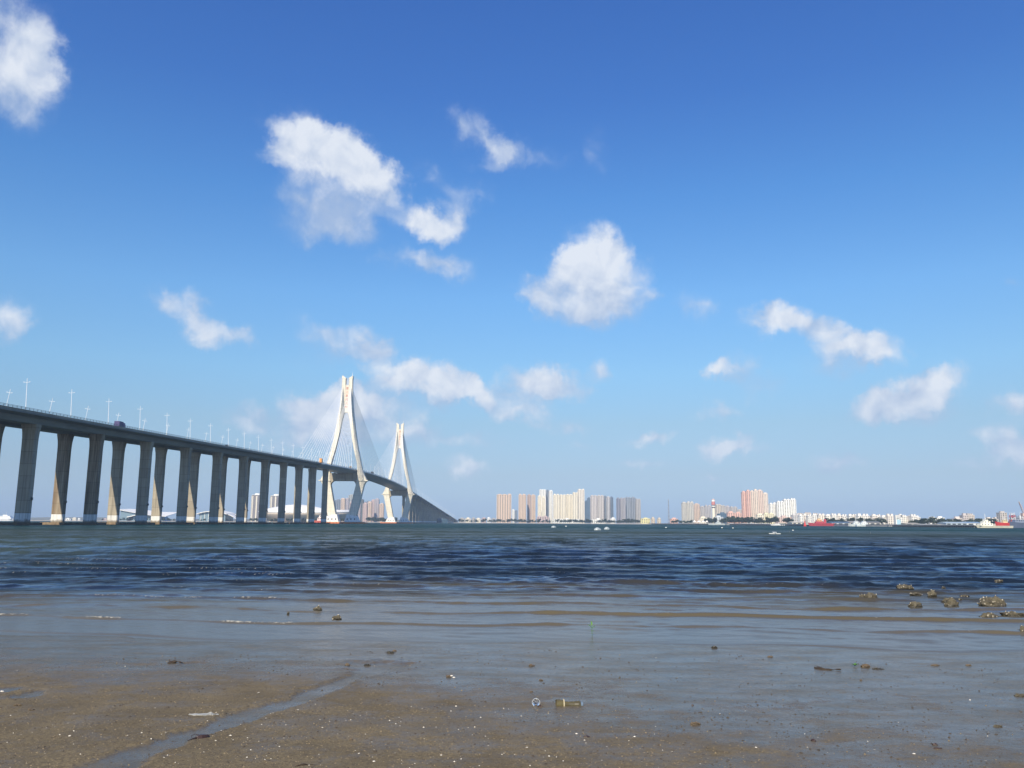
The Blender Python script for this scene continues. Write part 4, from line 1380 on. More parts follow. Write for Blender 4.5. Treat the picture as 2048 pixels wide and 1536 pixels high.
    B(a[0], a[1], a[2], a[3], a[4], a[5], bays=a[6], caps=a[7], glassm=a[8])

# lower buildings, mid distance
for a in [
    (1074, 1098, 1034.5, 2640, ROSE, 'low rose clubhouse with a stepped roof under the tallest central towers', 5, 2, 'clubhouse'),
    (1106, 1160, 1038.6, 2600, WHITE, 'long low white arcade at the foot of the wide cream slab', 14, 1, 'arcade'),
    (1184, 1212, 1039.5, 2560, WHITE, 'low white arcade at the foot of the pale grey pair', 8, 1, 'arcade'),
    (1222, 1231, 1037.5, 2540, WHITE, 'small white gatehouse among the trees by the slate end tower', 3, 1, 'gatehouse'),
    (1283, 1300.5, 1038.0, 2160, (0.72, 0.66, 0.34), 'small yellow building with three tall openings at the end of the beach', 4, 1, 'pavilion'),
    (1304, 1310, 1037.5, 2150, (0.62, 0.52, 0.40), 'small buff house right of the yellow building', 2, 1, 'house'),
    (1316, 1322, 1038, 2140, (0.62, 0.54, 0.42), 'small buff house left of the lattice mast', 2, 1, 'house'),
    (1342, 1356, 1038.5, 2150, PINK, 'low salmon building right of the lattice mast', 4, 1, 'house'),
    (1401, 1414, 1036.5, 2080, CREAM, 'low cream hall behind the tent pavilion', 4, 1, 'hall'),
    (1431, 1447, 1035.0, 2000, (0.60, 0.63, 0.64), 'low grey white terminal with a long dark window band', 3, 1, 'terminal'),
    (1497.5, 1504, 1039, 1800, WHITE, 'small white kiosk in front of the pink high-rises', 2, 1, 'kiosk'),
    (1515, 1529, 1030.6, 1900, CREAM, 'cream office block with a blue glass stripe in front of the pink towers', 4, 1, 'office'),
    (1529.3, 1549, 1029.0, 1910, (0.76, 0.70, 0.48), 'pale yellow office block in front of the pink towers', 5, 2, 'office'),
    (1557, 1586, 1035.5, 1850, (0.60, 0.46, 0.40), 'low pinkish podium in front of the white stepped towers', 7, 1, 'podium'),
    (1586.5, 1600, 1031.3, 1840, (0.55, 0.53, 0.51), 'grey ribbed block right of the pinkish podium', 4, 2, 'office'),
    (1600.3, 1607, 1032, 1700, WHITE, 'plain white block beside the grey ribbed one', 2, 1, 'block'),
]:
    B(a[0], a[1], a[2], a[3], a[4], a[5], cat=a[8], bays=a[6], caps=a[7], name=a[8] if a[8] not in ('block',) else 'white_block')
# the long row of flats behind the port: (px0, px1, top, distance)
ROW = [(1607.5, 1616, 1031.5, 1720), (1616.5, 1625, 1033, 1700), (1626, 1637, 1031, 1740), (1639, 1652, 1031.2, 1600), (1653, 1664, 1032, 1590), (1665.5, 1676, 1031.2, 1580), (1677, 1686, 1032.2, 1585),
       (1687, 1697, 1033.5, 1590), (1699, 1707, 1032.2, 1540), (1707.5, 1716, 1033.2, 1545), (1717, 1727, 1032.4, 1520), (1727.5, 1740, 1032.6, 1525), (1746, 1756, 1032.4, 1500), (1756.5, 1764, 1033.8, 1505),
       (1765.5, 1776, 1034.6, 1490), (1777, 1791, 1033.0, 1480), (1800.5, 1808, 1033.2, 1470), (1808.5, 1816, 1034.2, 1475), (1818.5, 1824, 1036, 1470), (1824.5, 1835, 1033.4, 1460), (1835.5, 1842, 1035.5, 1465)]
for i, (a, b, t, Y) in enumerate(ROW):
    c = (0.78, 0.755, 0.70) if i % 3 else (0.76, 0.70, 0.62)
    B(a, b, t, Y, c, 'white low-rise flats, %s from the left in the row behind the port' % ordinal(i + 1), cat='flats', bays=3 if b - a > 9 else 2, caps=1 + i % 2, group='white flats behind the port', name='flats')
ROW2 = [(1598, 1608, 1029, 2300), (1612, 1624, 1027.5, 2320), (1628, 1638, 1029, 2350)]
for i, (a, b, t, Y) in enumerate(ROW2):
    B(a, b, t, Y, (0.62, 0.55, 0.48), 'beige terrace block high behind the white flats, %s of three' % ONES[i + 1], cat='flats', bays=4, caps=3, group='beige blocks behind the flats', name='flats')
for a in [
    (1859, 1876, 1038.2, 1400, WHITE, 'long white building left of the grain silo block, lower half', 5, 1),
    (1876.5, 1891, 1036.8, 1410, WHITE, 'taller white building right of the long white one', 4, 1),
    (1911, 1926, 1038.2, 1500, (0.70, 0.62, 0.56), 'beige block at the foot of the grain silos', 4, 1),
    (1927.5, 1938, 1031.6, 1520, (0.56, 0.50, 0.47), 'grey beige grain silo block, left half', 3, 1),
    (1938.5, 1951, 1031.2, 1530, (0.60, 0.54, 0.48), 'grey beige grain silo block, right half', 4, 3),
    (1976, 1986, 1038.8, 1380, (0.68, 0.62, 0.55), 'beige flats behind the white ship, left block', 3, 1),
    (1986.5, 1998, 1040, 1390, (0.62, 0.56, 0.50), 'beige flats behind the white ship, right block', 3, 2),
    (2002, 2016.5, 1026.5, 1600, (0.50, 0.46, 0.42), 'grey brown tower standing alone near the right edge', 3, 1),
    (2028, 2040, 1034.5, 1500, (0.16, 0.20, 0.27), 'dark blue warehouse behind the red and white mast', 4, 1),
    (2041, 2052, 1036.5, 1420, (0.62, 0.62, 0.62), 'pale shed at the right edge under the crane', 3, 1),
]:
    B(a[0], a[1], a[2], a[3], a[4], a[5], bays=a[6], caps=a[7], name='port_building')

# low houses along the shore right of the bridge end and far left
rl = random.Random(11)
LOW = [(918, 930), (931, 941), (943, 950), (952, 961), (963, 972), (974, 981), (983, 991), (100, 108), (128, 141), (143, 152), (154, 160), (205, 214)]
for i, (a, b) in enumerate(LOW):
    B(a, b, 1036.5 + rl.random() * 2.2, 3000 + 60 * i, rl.choice([WHITE, CREAM, ROSE, GREY]), ('low house, %s from the bridge end among the trees on the far shore' % ONES[i + 1]) if i < 7 else ('pale low house on the far left horizon, %s of five from the left' % ONES[i - 6]),
      cat='house', bays=3, caps=1, group='low houses on the far shore' if i < 7 else 'low houses on the left horizon', name='house', depth=12)


# sheds with pitched roofs
def shed(px0, px1, pyt, Y, wall_c, roof_c, label, depth=24):
    xa, xb = px_at(px0, Y).x, px_at(px1, Y).x
    W = xb - xa
    H = z_at(px0, pyt, Y) - 1.45
    r = empty('shed', ((xa + xb) / 2, Y + depth / 2, 1.45), label, 'shed')
    MB().box(-W / 2, W / 2, -depth / 2, depth / 2, -2, H * .66).build('wall', wallmat(wall_c), r)
    MB().loft([[(x, -depth / 2 - .6, H * .665), (x, 0, H), (x, depth / 2 + .6, H * .665)] for x in (-W / 2 - .5, W / 2 + .5)]).build('roof', material('shed_roof', roof_c, .6, var=.4, vscale=.1), r)
    d = MB()
    n = max(2, int(W / 7))
    for k in range(n):
        x = -W / 2 + W * (k + .5) / n
        d.box(x - W / n * .32, x + W / n * .32, -depth / 2 - .06, -depth / 2 - .01, 0, H * .5)
    d.build('door', glass, r, kind='stuff')


for a in [
    (1664, 1699, 1043.2, 1250, (0.45, 0.48, 0.52), (0.08, 0.15, 0.24), 'long shed with a dark blue roof behind the two patrol boats'),
    (1700, 1728, 1042.0, 1280, (0.50, 0.47, 0.42), (0.28, 0.26, 0.24), 'grey roofed shed behind the patrol boats'),
    (1729, 1762, 1042.4, 1260, (0.55, 0.52, 0.46), (0.16, 0.16, 0.16), 'dark roofed shed right of the patrol boats'),
    (1812, 1840, 1045.4, 1020, (0.66, 0.60, 0.48), (0.52, 0.48, 0.40), 'cream port shed right of the light blue tower'),
    (1843, 1870, 1048.3, 960, (0.68, 0.62, 0.50), (0.60, 0.56, 0.48), 'low cream shed on the jetty side, left of two'),
    (1879, 1891, 1047.8, 960, (0.70, 0.64, 0.48), (0.60, 0.55, 0.44), 'low cream shed on the jetty side, right of two'),
    (1893, 1935, 1043.6, 1150, (0.50, 0.58, 0.64), (0.38, 0.48, 0.55), 'long shed with a pale blue grey roof right of the cream sheds'),
    (1935, 1964, 1043.4, 1160, (0.72, 0.73, 0.72), (0.22, 0.33, 0.46), 'white shed with a row of windows left of the white ship'),
    (1853, 1912, 1042.6, 1300, (0.74, 0.72, 0.68), (0.60, 0.58, 0.55), 'very long white shed in front of the white buildings'),
    (1585, 1612, 1043.0, 1350, (0.70, 0.64, 0.52), (0.58, 0.54, 0.46), 'cream boathouse left of the red ship'),
    (1567, 1573, 1045.5, 1330, (0.72, 0.66, 0.44), (0.66, 0.60, 0.40), 'small yellow hut left of the cream boathouse'),
    (1648, 1664, 1039.5, 1330, (0.80, 0.78, 0.70), (0.74, 0.72, 0.66), 'white boathouse behind the stern of the red ship'),
    (1458, 1468, 1046.3, 1560, (0.74, 0.70, 0.60), (0.68, 0.64, 0.52), 'small cream quay hut, left one under the dark trees'),
    (1486, 1497, 1046.6, 1500, (0.74, 0.70, 0.60), (0.68, 0.64, 0.52), 'small cream quay hut, right one under the dark trees'),
    (1507, 1516, 1046.8, 1470, (0.76, 0.74, 0.70), (0.70, 0.68, 0.62), 'low white quay hut below the cream office'),
    (1529, 1541, 1047.0, 1440, (0.76, 0.74, 0.70), (0.72, 0.70, 0.66), 'low white quay hut below the pale yellow office'),
]:
    shed(*a)

# ------------------------------------------------------------------ stadium and sports halls
shell_white = material('stadium_shell', (0.80, 0.79, 0.76), 0.5, var=.3, vscale=.05)
shell_tan = material('stadium_lower_cladding', (0.62, 0.53, 0.43), 0.7, var=.5, vscale=.05, vcol=(0.5, 0.43, 0.36))


def stadium():
    Y = 2020.0
    xa, xb = px_at(495, Y).x, px_at(688, Y).x
    cx = (xa + xb) / 2
    A, Bq = (xb - xa) / 2, 92.0
    r = empty('stadium', (cx, Y + Bq, 1.45), 'big white oval stadium with a bowl shaped tan wall behind the bridge piers', 'stadium')
    n = 72
    scale = Y / 1680.0

    def ring(fa, zf):
        out = []
        for k in range(n):
            t = 2 * math.pi * k / n
            out.append((A * fa * math.cos(t), Bq * fa * math.sin(t), zf(t)))
        return out
    lip = lambda t: 21 + 2.5 * math.cos(t) ** 2
    rim = lambda t: 33 + 4.5 * math.cos(2 * t) * -1 + 5.0 * math.cos(t + 2.4)
    MB().loft([ring(.70, lambda t: -1), ring(.80, lambda t: 3), ring(.90, lambda t: 10), ring(.975, lambda t: 17), ring(1.0, lambda t: lip(t) - .3)]).build('bowl_wall', shell_tan, r, smooth=True)
    MB().loft([ring(1.004, lambda t: lip(t) - .25), ring(1.0, lambda t: lip(t) + 2.2), ring(.93, lambda t: lip(t) + 6.5), ring(.80, lambda t: .5 * (lip(t) + 8) + .5 * rim(t)), ring(.66, rim), ring(.52, lambda t: rim(t) + 1.0), ring(.50, lambda t: rim(t) - 1.5)]).build('roof_shell', shell_white, r, smooth=True)
    wm = MB()
    for k in range(n):
        t0, t1 = 2 * math.pi * k / n, 2 * math.pi * (k + .6) / n
        if math.sin(t0) > 0.2:
            continue
        p = [(A * f * math.cos(t), Bq * f * math.sin(t), z) for t in (t0, t1) for f, z in ((.708, .2), (.745, 2.4))]
        wm.loft([[p[0], p[1], (p[1][0], p[1][1] - 1, p[1][2]), (p[0][0], p[0][1] - 1, p[0][2])], [p[2], p[3], (p[3][0], p[3][1] - 1, p[3][2]), (p[2][0], p[2][1] - 1, p[2][2])]])
    wm.build('entrance', glass, r, kind='stuff')


stadium()
hall_glass = material('hall_glass', (0.18, 0.26, 0.31), 0.2)


def wing_hall():
    Y = 1980.0
    s = lambda px: px_at(px, Y).x
    r = empty('sports_hall', (s(285), Y + 40, 1.45), 'sports hall with a white wing roof and blue glass ends, behind the fourth pier pair', 'sports hall')
    ox = s(285)
    H = lambda px, py: z_at(px, py, Y) - 1.45
    # roof: high corner at the left, dipping to the right, drawn as a folded plate
    rp = [(s(232) - ox, H(232, 1017.5)), (s(262) - ox, H(262, 1019.5)), (s(300) - ox, H(300, 1024)), (s(335) - ox, H(335, 1024.5))]
    lo = [(s(232) - ox, H(232, 1018.5)), (s(262) - ox, H(262, 1024)), (s(300) - ox, H(300, 1030)), (s(331) - ox, H(331, 1032.5))]
    for k in range(3):
        MB().loft([[(rp[i][0], 24, rp[i][1] + 1), (lo[i][0], -40, lo[i][1]), (lo[i][0], -40, lo[i][1] - 1.1), (rp[i][0], 24, rp[i][1])] for i in (k, k + 1)]).build('roof_plate', shell_white, r)
    MB().loft([[(x, -36 + q, z) for x, z in ((s(238) - ox, 0), (s(238) - ox, H(238, 1020.5)), (s(272) - ox, H(272, 1027.0)), (s(258) - ox, H(258, 1033)), (s(252) - ox, 0))] for q in (0, 50)]).build('glass_front', hall_glass, r)
    MB().loft([[(x, -30 + q, z) for x, z in ((s(258) - ox, -1), (s(262) - ox, H(262, 1033)), (s(285) - ox, H(285, 1028.5)), (s(312) - ox, H(312, 1031.5)), (s(322) - ox, -1))] for q in (0, 50)]).build('glass_hall', hall_glass, r)
    MB().loft([[(x, -38 + q, z) for x, z in ((s(252) - ox, H(252, 1033.5)), (s(276) - ox, H(276, 1028)), (s(276) - ox, H(276, 1029.2)), (s(252) - ox, H(252, 1035)))] for q in (0, 3)]).build('eave_fold', shell_white, r)


def dome_hall():
    Y = 2060.0
    s = lambda px: px_at(px, Y).x
    ox = s(422)
    H = lambda px, py: z_at(px, py, Y) - 1.45
    r = empty('sports_hall', (ox, Y + 40, 1.45), 'domed sports hall with a white curved roof above a glass wall', 'sports hall')
    n = 16
    xs = [s(392) - ox + (s(452) - s(392)) * k / n for k in range(n + 1)]
    top = [H(422, 1022.0) - (abs(2 * k / n - 1) ** 2.2) * (H(422, 1022) - H(422, 1027.5)) for k in range(n + 1)]
    MB().loft([[(x, -40, z - 1.8), (x, -40, z), (x, 30, z + 1), (x, 30, z - 1.8)] for x, z in zip(xs, top)]).build('roof_shell', shell_white, r)
    MB().loft([[(x, -34, -1), (x, -34, z - 2.0), (x, 25, z - 2.0), (x, 25, -1)] for x, z in zip(xs[1:-1], top[1:-1])]).build('glass_wall', hall_glass, r)
    for k in range(2, n - 1, 2):
        MB().box(xs[k] - .5, xs[k] + .5, -34.5, -34.05, -1, top[k] - 2.0).build('column', shell_white, r)
    # side vault that runs down to the right
    pr = [(s(449) - ox, H(449, 1027.5)), (s(456) - ox, H(456, 1029.5)), (s(463) - ox, H(463, 1033)), (s(469) - ox, H(469, 1037))]
    MB().loft([[(x, -30, z), (x, -30, z - 1.6), (x, 20, z - 1.6), (x, 20, z)] for x, z in pr]).build('side_vault', shell_white, r)


wing_hall()
dome_hall()
# small white shell left of the stadium
def small_shell():
    Y = 2000.0
    s = lambda px: px_at(px, Y).x
    ox = s(474)
    r = empty('sports_hall', (ox, Y + 30, 1.45), 'small white shell shaped hall at the left end of the stadium', 'sports hall')
    n = 20
    W = s(485) - s(463)
    R = lambda f, z, k: [(W / 2 * f * math.cos(2 * math.pi * i / n), 26 * f * math.sin(2 * math.pi * i / n), z) for i in range(n)]
    MB().loft([R(.62, -1, 0), R(.8, 8, 0), R(.97, 14, 0)]).build('wall', shell_tan, r, smooth=True)
    MB().loft([R(1.0, 14.1, 0), R(1.0, 16, 0), R(.8, 19, 0), R(.4, 20, 0)]).build('roof_shell', shell_white, r, smooth=True)


small_shell()

# ------------------------------------------------------------------ masts and towers of the port
def lattice(name, px, pyt, Y, w0, w1, colors, label, cat, z0=1.45, nseg=10):
    p = px_at(px, Y)
    H = z_at(px, pyt, Y) - z0
    r = empty(name, (p.x, Y, z0), label, cat)
    mats_ = [material('lattice_paint', c, .5) for c in colors]
    for k in range(nseg):
        za, zb = H * k / nseg, H * (k + 1) / nseg
        wa, wb = w0 + (w1 - w0) * k / nseg, w0 + (w1 - w0) * (k + 1) / nseg
        rr = max(.16, wa * .10)
        mb = MB()
        for sx, sy in ((-1, -1), (1, -1), (1, 1), (-1, 1)):
            mb.tube([(sx * wa, sy * wa, za), (sx * wb, sy * wb, zb)], rr, 4)
        for (ax, ay), (bx, by) in zip(((-1, -1), (1, -1), (1, 1), (-1, 1)), ((1, -1), (1, 1), (-1, 1), (-1, -1))):
            mb.tube([(ax * wa, ay * wa, za), (bx * wb, by * wb, zb)], rr * .7, 4)
            mb.tube([(ax * wa, ay * wa, za + .02), (bx * wa, by * wa, za + .02)], rr * .7, 4)
        mb.build('mast_section', mats_[k % len(mats_)], r)
    MB().box(-w0 * 1.6, w0 * 1.6, -w0 * 1.6, w0 * 1.6, -2, 0).build('base', quay_mat, r)
    return r


lattice('radio_mast', 1338, 998.5, 2000, 1.9, .5, [(0.16, 0.16, 0.17), (0.34, 0.30, 0.30)], 'thin dark lattice radio mast standing alone on the shore', 'mast', nseg=14)
lattice('light_tower', 2026.5, 1025.5, 900, 2.9, 1.6, [(0.62, 0.08, 0.07), (0.78, 0.77, 0.74)], 'red and white banded lattice tower on the quay near the right edge', 'tower', nseg=6)


def control_tower():
    Y = 2100.0
    p = px_at(1428, Y)
    H = z_at(1428, 1002, Y) - 1.45
    r = empty('control_tower', (p.x, Y, 1.45), 'cream control tower with a red and white banded head', 'tower')
    n = 20
    C = lambda R, z: [(R * math.cos(2 * math.pi * k / n), R * math.sin(2 * math.pi * k / n), z) for k in range(n)]
    MB().loft([C(3.9, -2), C(3.7, H * .70)]).build('shaft', wallmat(CREAM), r)
    red, wh = material('red_band', (0.55, 0.22, 0.20), .5), wallmat(WHITE)
    z = H * .70
    for k, (R, h, m) in enumerate(((4.2, 2.6, glass), (4.5, 2.8, wh), (4.4, 2.0, glass), (4.8, 5.0, red), (4.4, 3.4, red), (4.2, 4.6, wh), (3.6, 1.2, red))):
        MB().loft([C(R, z + .01), C(R * 1.02, z + h)]).build('head_ring', m, r)
        z += h
    MB().tube([(0, 0, z), (0, 0, z + 5)], [.3, .1]).build('antenna', white_steel, r)


control_tower()


def sign_pylon():
    Y = 960.0
    p = px_at(1797, Y)
    H = z_at(1797, 1030, Y) - 1.0
    lb = material('light_blue_panel', (0.36, 0.55, 0.66), .5)
    r = empty('harbour_tower', (p.x, Y, 1.0), 'pale blue harbour tower with a white slanted cabin on top', 'tower')
    MB().box(-3.6, -2.6, -2.5, 2.5, -2, H).build('fin', wallmat(WHITE), r)
    MB().box(-2.5, 1.9, -2.2, 2.2, -2, H * .56).build('shaft', lb, r)
    MB().box(-1.0, .6, -1.4, 1.4, H * .565, H * .72).build('neck', wallmat(WHITE), r)
    MB().loft([[(-2.2, -2.4, H * .725), (1.6, -2.4, H * .725), (1.6, 2.4, H * .725), (-2.2, 2.4, H * .725)], [(-2.5, -2.8, H * 1.0), (3.0, -2.8, H * 1.0), (3.0, 2.8, H * 1.0), (-2.5, 2.8, H * 1.0)]]).build('cabin', wallmat((0.60, 0.60, 0.60)), r)
    MB().box(2.2, 3.4, -2.9, 2.9, H * .80, H * .97).build('cabin_window', glass, r)


sign_pylon()


def crane():
    Y = 950.0
    p = px_at(2050, Y)
    r = empty('quay_crane', (p.x, Y, 1.2), 'pale pink harbour crane with a raised jib at the right edge', 'crane')
    cm = material('crane_paint', (0.60, 0.42, 0.36), .5)
    for sx in (-3, 3):
        for sy in (-3, 3):
            MB().tube([(sx, sy, -2), (sx * .5, sy * .5, 11)], .4, 5).build('leg', cm, r)
    MB().box(-2.6, 2.6, -2.4, 2.4, 11, 14.5).build('cab', cm, r)
    for s in (-1, 1):
        MB().tube([(0, s * 1.3, 14), (-4.2, s * .5, 27.5)], .28, 5).build('jib', cm, r)
    mb = MB()
    for k in range(7):
        f, g = k / 7, (k + 1) / 7
        mb.tube([(-4.2 * f, 1.3 - .8 * f, 14 + 13.5 * f), (-4.2 * g, -1.3 + .8 * g, 14 + 13.5 * g)], .14, 4)
    mb.build('jib_brace', cm, r)
    MB().tube([(-4.2, 0, 27.5), (2, 0, 17), (1.5, 0, 14.5)], .1, 4).build('cable', cm, r)


crane()


def pavilion():
    Y = 1800.0
    xs = [px_at(p, Y).x for p in (1389, 1398, 1407, 1414)]
    H = z_at(1390, 1040.3, Y)
    r = empty('tent_pavilion', (px_at(1401, Y).x, Y, 1.0), 'white tent pavilion with four peaked roofs on the waterfront', 'pavilion')
    ox = px_at(1401, Y).x
    w = 9.0
    for x in xs:
        x -= ox
        z0_, z1_ = (H - 1) * .52, H - 1
        MB().loft([[(x - w / 2, -4, z0_), (x + w / 2, -4, z0_), (x + w / 2, 4, z0_), (x - w / 2, 4, z0_)], [(x - 1.6, -1.4, z0_ + (z1_ - z0_) * .42), (x + 1.6, -1.4, z0_ + (z1_ - z0_) * .42), (x + 1.6, 1.4, z0_ + (z1_ - z0_) * .42), (x - 1.6, 1.4, z0_ + (z1_ - z0_) * .42)],
                   [(x - .15, -.15, z1_), (x + .15, -.15, z1_), (x + .15, .15, z1_), (x - .15, .15, z1_)]]).build('tent_roof', shell_white, r)
        for sx in (-1, 1):
            MB().tube([(x + sx * w * .45, -3.6, -1), (x + sx * w * .45, -3.6, z0_)], .18, 6).build('post', white_steel, r)


pavilion()

# ------------------------------------------------------------------ jetties on piles
def jetty(pa, Ya, pb, Yb, label, zt=2.1, n=26, w=8):
    a, b = px_at(pa, Ya), px_at(pb, Yb)
    d = Vector((b.x - a.x, b.y - a.y, 0))
    L = d.length
    r = empty('jetty', (a.x, a.y, 0), label, 'jetty', rz=math.atan2(d.y, d.x))
    MB().box(0, L, -w / 2, w / 2, zt - .7, zt).box(0, L, -w / 2 - .12, -w / 2 - .003, zt - .15, zt + .35).build('deck', quay_mat, r)
    for k in range(n):
        x = L * (k + .5) / n
        MB().tube([(x, -w / 2 + .7, -2), (x, -w / 2 + .7, zt - .7)], .42, 7).build('pile', conc_dark, r)
    MB().box(0, L, w / 2 - .6, w / 2, -2, zt - .7).build('back_wall', rail_mat, r)


jetty(1300, 1900, 1424, 1560, 'long pale jetty on dark piles below the beige towers', n=30)
jetty(1455, 1450, 1546, 1255, 'white jetty on dark piles below the pink towers', n=24)
jetty(1566, 1200, 1614, 1105, 'white jetty on dark piles left of the red ship', n=12)
jetty(1779, 890, 1958, 742, 'dark jetty on many piles left of the white ship', n=44)
# stone quay between them
for i, (pa, Ya, pb, Yb, lab) in enumerate([(1424, 1560, 1455, 1470, 'pale stone quay between the two left jetties'), (1660, 1075, 1700, 1010, 'low beige quay wall right of the red ship'), (1735, 950, 1782, 905, 'low grey quay right of the patrol boats')]):
    a, b = px_at(pa, Ya), px_at(pb, Yb)
    d = Vector((b.x - a.x, b.y - a.y, 0))
    r = empty('quay_wall', (a.x, a.y, 0), lab, 'quay', rz=math.atan2(d.y, d.x))
    MB().box(0, d.length, -2, 12, -2, 2.0).build('wall', quay_mat, r)
    MB().box(0, d.length, -2.2, -1.6, 2.004, 2.4).build('coping', conc, r)

# ------------------------------------------------------------------ ships and boats
def hull(L, W, H, bow=.22, sheer=.25, z0=-.6):
    """closed hull along x, bow towards -x"""
    n = 12
    rings = []
    for k in range(n + 1):
        f = k / n
        x = -L / 2 + L * f
        wf = min(1.0, (f / bow) ** .7) if f < bow else (1 - .12 * max(0, (f - .8) / .2))
        wf = max(wf, .04)
        top = H * (1 + sheer * max(0, 1 - f / .4) ** 1.5)
        xb = x + (.06 * L * (1 - f / bow) if f < bow else 0)
        rings.append([(x, -W / 2 * wf, top), (xb, -W / 2 * wf * .72, z0), (xb, W / 2 * wf * .72, z0), (x, W / 2 * wf, top)])
    return MB().loft(rings)


def ship(px, py, Y, L, W, H, hull_c, decks, label, cat='ship', flip=False, mast=6.0, stripe=None, name='ship', funnel=None):
    p = px_at(px, Y)
    r = empty(name, (p.x, Y, 0.0), label, cat, rz=math.pi if flip else 0.0)
    hull(L, W, H).build('hull', material('hull_paint', hull_c, .45, var=.4, vscale=.3), r)
    if stripe:
        MB().box(-L * .25, L * .47, -W / 2 - .05, W / 2 + .05, H * .52, H * .70).build('stripe', material('stripe_paint', stripe, .5), r)
    z = H
    for (xa, xb, w, h, c) in decks:
        MB().loft([[(xa * L, -w / 2, z + .01), (xb * L, -w / 2, z + .01), (xb * L, w / 2, z + .01), (xa * L, w / 2, z + .01)], [(xa * L + h * .25, -w / 2 + .05, z + h), (xb * L, -w / 2 + .05, z + h), (xb * L, w / 2 - .05, z + h), (xa * L + h * .25, w / 2 - .05, z + h)]]).build('deckhouse', material('deckhouse_paint', c, .5), r)
        wn = MB()
        nw = max(2, int((xb - xa) * L / 2.0))
        for k in range(nw):
            xx = xa * L + h * .3 + ((xb - xa) * L - h * .4) * (k + .5) / nw
            for s in (-1, 1):
                wn.box(xx - .45, xx + .45, s * w / 2 - .04, s * w / 2 + .04, z + h * .45, z + h * .8)
        wn.build('porthole', glass, r, kind='stuff')
        z += h
    MB().tube([(decks[-1][0] * L * .5 + decks[-1][1] * L * .5, 0, z), (decks[-1][0] * L * .5 + decks[-1][1] * L * .5, 0, z + mast)], [.22, .08], 6).tube([(decks[-1][0] * L * .5 + decks[-1][1] * L * .5, -1.2, z + mast * .6), (decks[-1][0] * L * .5 + decks[-1][1] * L * .5, 1.2, z + mast * .6)], .07, 4).build('mast', white_steel, r)
    if funnel:
        xf, hf, c = funnel
        MB().box(xf * L - 1.2, xf * L + 1.2, -1.1, 1.1, H + .02, H + hf).build('funnel', material('funnel_paint', c, .5), r)
    return r


RED = (0.43, 0.06, 0.08)
ship(1642, 1050, 1060, 33, 8, 3.4, RED, [(-.22, .10, 6, 2.4, RED), (-.16, .02, 5, 2.2, (0.66, 0.34, 0.16)), (-.12, -.02, 4, 2.0, (0.78, 0.62, 0.40))], 'red ship with an orange and cream bridge lying at the quay', mast=7, funnel=(.16, 5, RED))
ship(1636, 1050, 1085, 9, 4, 3.2, (0.50, 0.05, 0.08), [(-.1, .3, 3, 2, (0.5, .05, .08))], 'small dark red launch tucked behind the bow of the red ship', cat='boat', name='launch', mast=3)
ship(1712, 1053, 985, 17, 6, 2.3, (0.62, 0.66, 0.64), [(-.18, .22, 4.4, 2.2, (0.66, 0.70, 0.68)), (-.10, .12, 3.6, 1.8, (0.66, 0.70, 0.68))], 'grey white patrol boat with a lattice mast, left of two', cat='boat', name='patrol_boat', mast=6)
ship(1727, 1053, 965, 17, 6, 2.3, (0.70, 0.75, 0.74), [(-.25, .18, 4.4, 2.2, (0.72, 0.76, 0.75)), (-.15, .06, 3.6, 1.7, (0.70, 0.75, 0.74))], 'pale grey cabin cruiser, right of two patrol boats', cat='boat', name='patrol_boat', mast=3.5, flip=True)
ship(1987, 1057, 640, 27, 7, 1.7, (0.76, 0.72, 0.58), [(-.42, -.06, 5.5, 1.7, (0.80, 0.77, 0.66)), (-.32, -.12, 4.6, 1.7, (0.80, 0.77, 0.66)), (-.26, -.17, 3.6, 1.6, (0.80, 0.77, 0.66))], 'cream white ferry with a stepped bridge and open car deck at the right', mast=4.2)
ship(2004, 1057, 700, 11, 5, 4.2, (0.55, 0.05, 0.05), [(.05, .38, 3.4, 2.4, (0.70, 0.62, 0.36))], 'red tug with a yellow funnel cabin lying behind the cream ferry', cat='boat', name='tug', mast=3)
ship(2046, 1057, 720, 26, 7, 4.4, (0.10, 0.13, 0.20), [(-.3, .2, 5, 2.6, (0.20, 0.24, 0.32))], 'dark blue workboat cut by the right edge of the picture', cat='boat', name='workboat', mast=7)
ship(8, 1040, 1500, 34, 9, 3.6, (0.78, 0.79, 0.80), [(-.42, .42, 8, 2.7, (0.80, 0.81, 0.82)), (-.36, .30, 7, 2.6, (0.80, 0.81, 0.82)), (-.20, .05, 5, 2.2, (0.80, 0.81, 0.82))], 'white double deck passenger ferry at the left edge behind the first pier', mast=6, flip=True)
ship(1438, 1049, 1480, 40, 7, 2.4, (0.50, 0.54, 0.53), [(-.12, .05, 4.5, 3.0, (0.52, 0.56, 0.55)), (-.08, .0, 3.6, 2.6, (0.52, 0.56, 0.55))], 'pale grey naval cutter with a tall mast moored at the stone quay', mast=9)
ship(1556, 1051, 1215, 22, 6, 1.6, (0.76, 0.76, 0.74), [(-.2, .3, 4, 1.2, (0.75, 0.74, 0.70))], 'low white pontoon boat between the jetties', cat='boat', name='pontoon_boat', mast=2)
# red and white work boat by the bridge
ship(634, 1046, 900, 17, 6, 3.0, (0.66, 0.16, 0.13), [(.02, .44, 5, 3.2, (0.74, 0.58, 0.55)), (.12, .40, 4.2, 2.4, (0.72, 0.66, 0.64))], 'red work boat with a pinkish cabin beside the last approach pier', cat='boat', name='work_boat', mast=3)
# dark blue barge at the far pier
ship(883.5, 1043, 2050, 30, 12, 9.5, (0.05, 0.10, 0.15), [(-.3, .35, 9, 1.6, (0.06, 0.11, 0.16))], 'dark blue covered barge lying before the far approach piers', cat='barge', name='barge', mast=3)
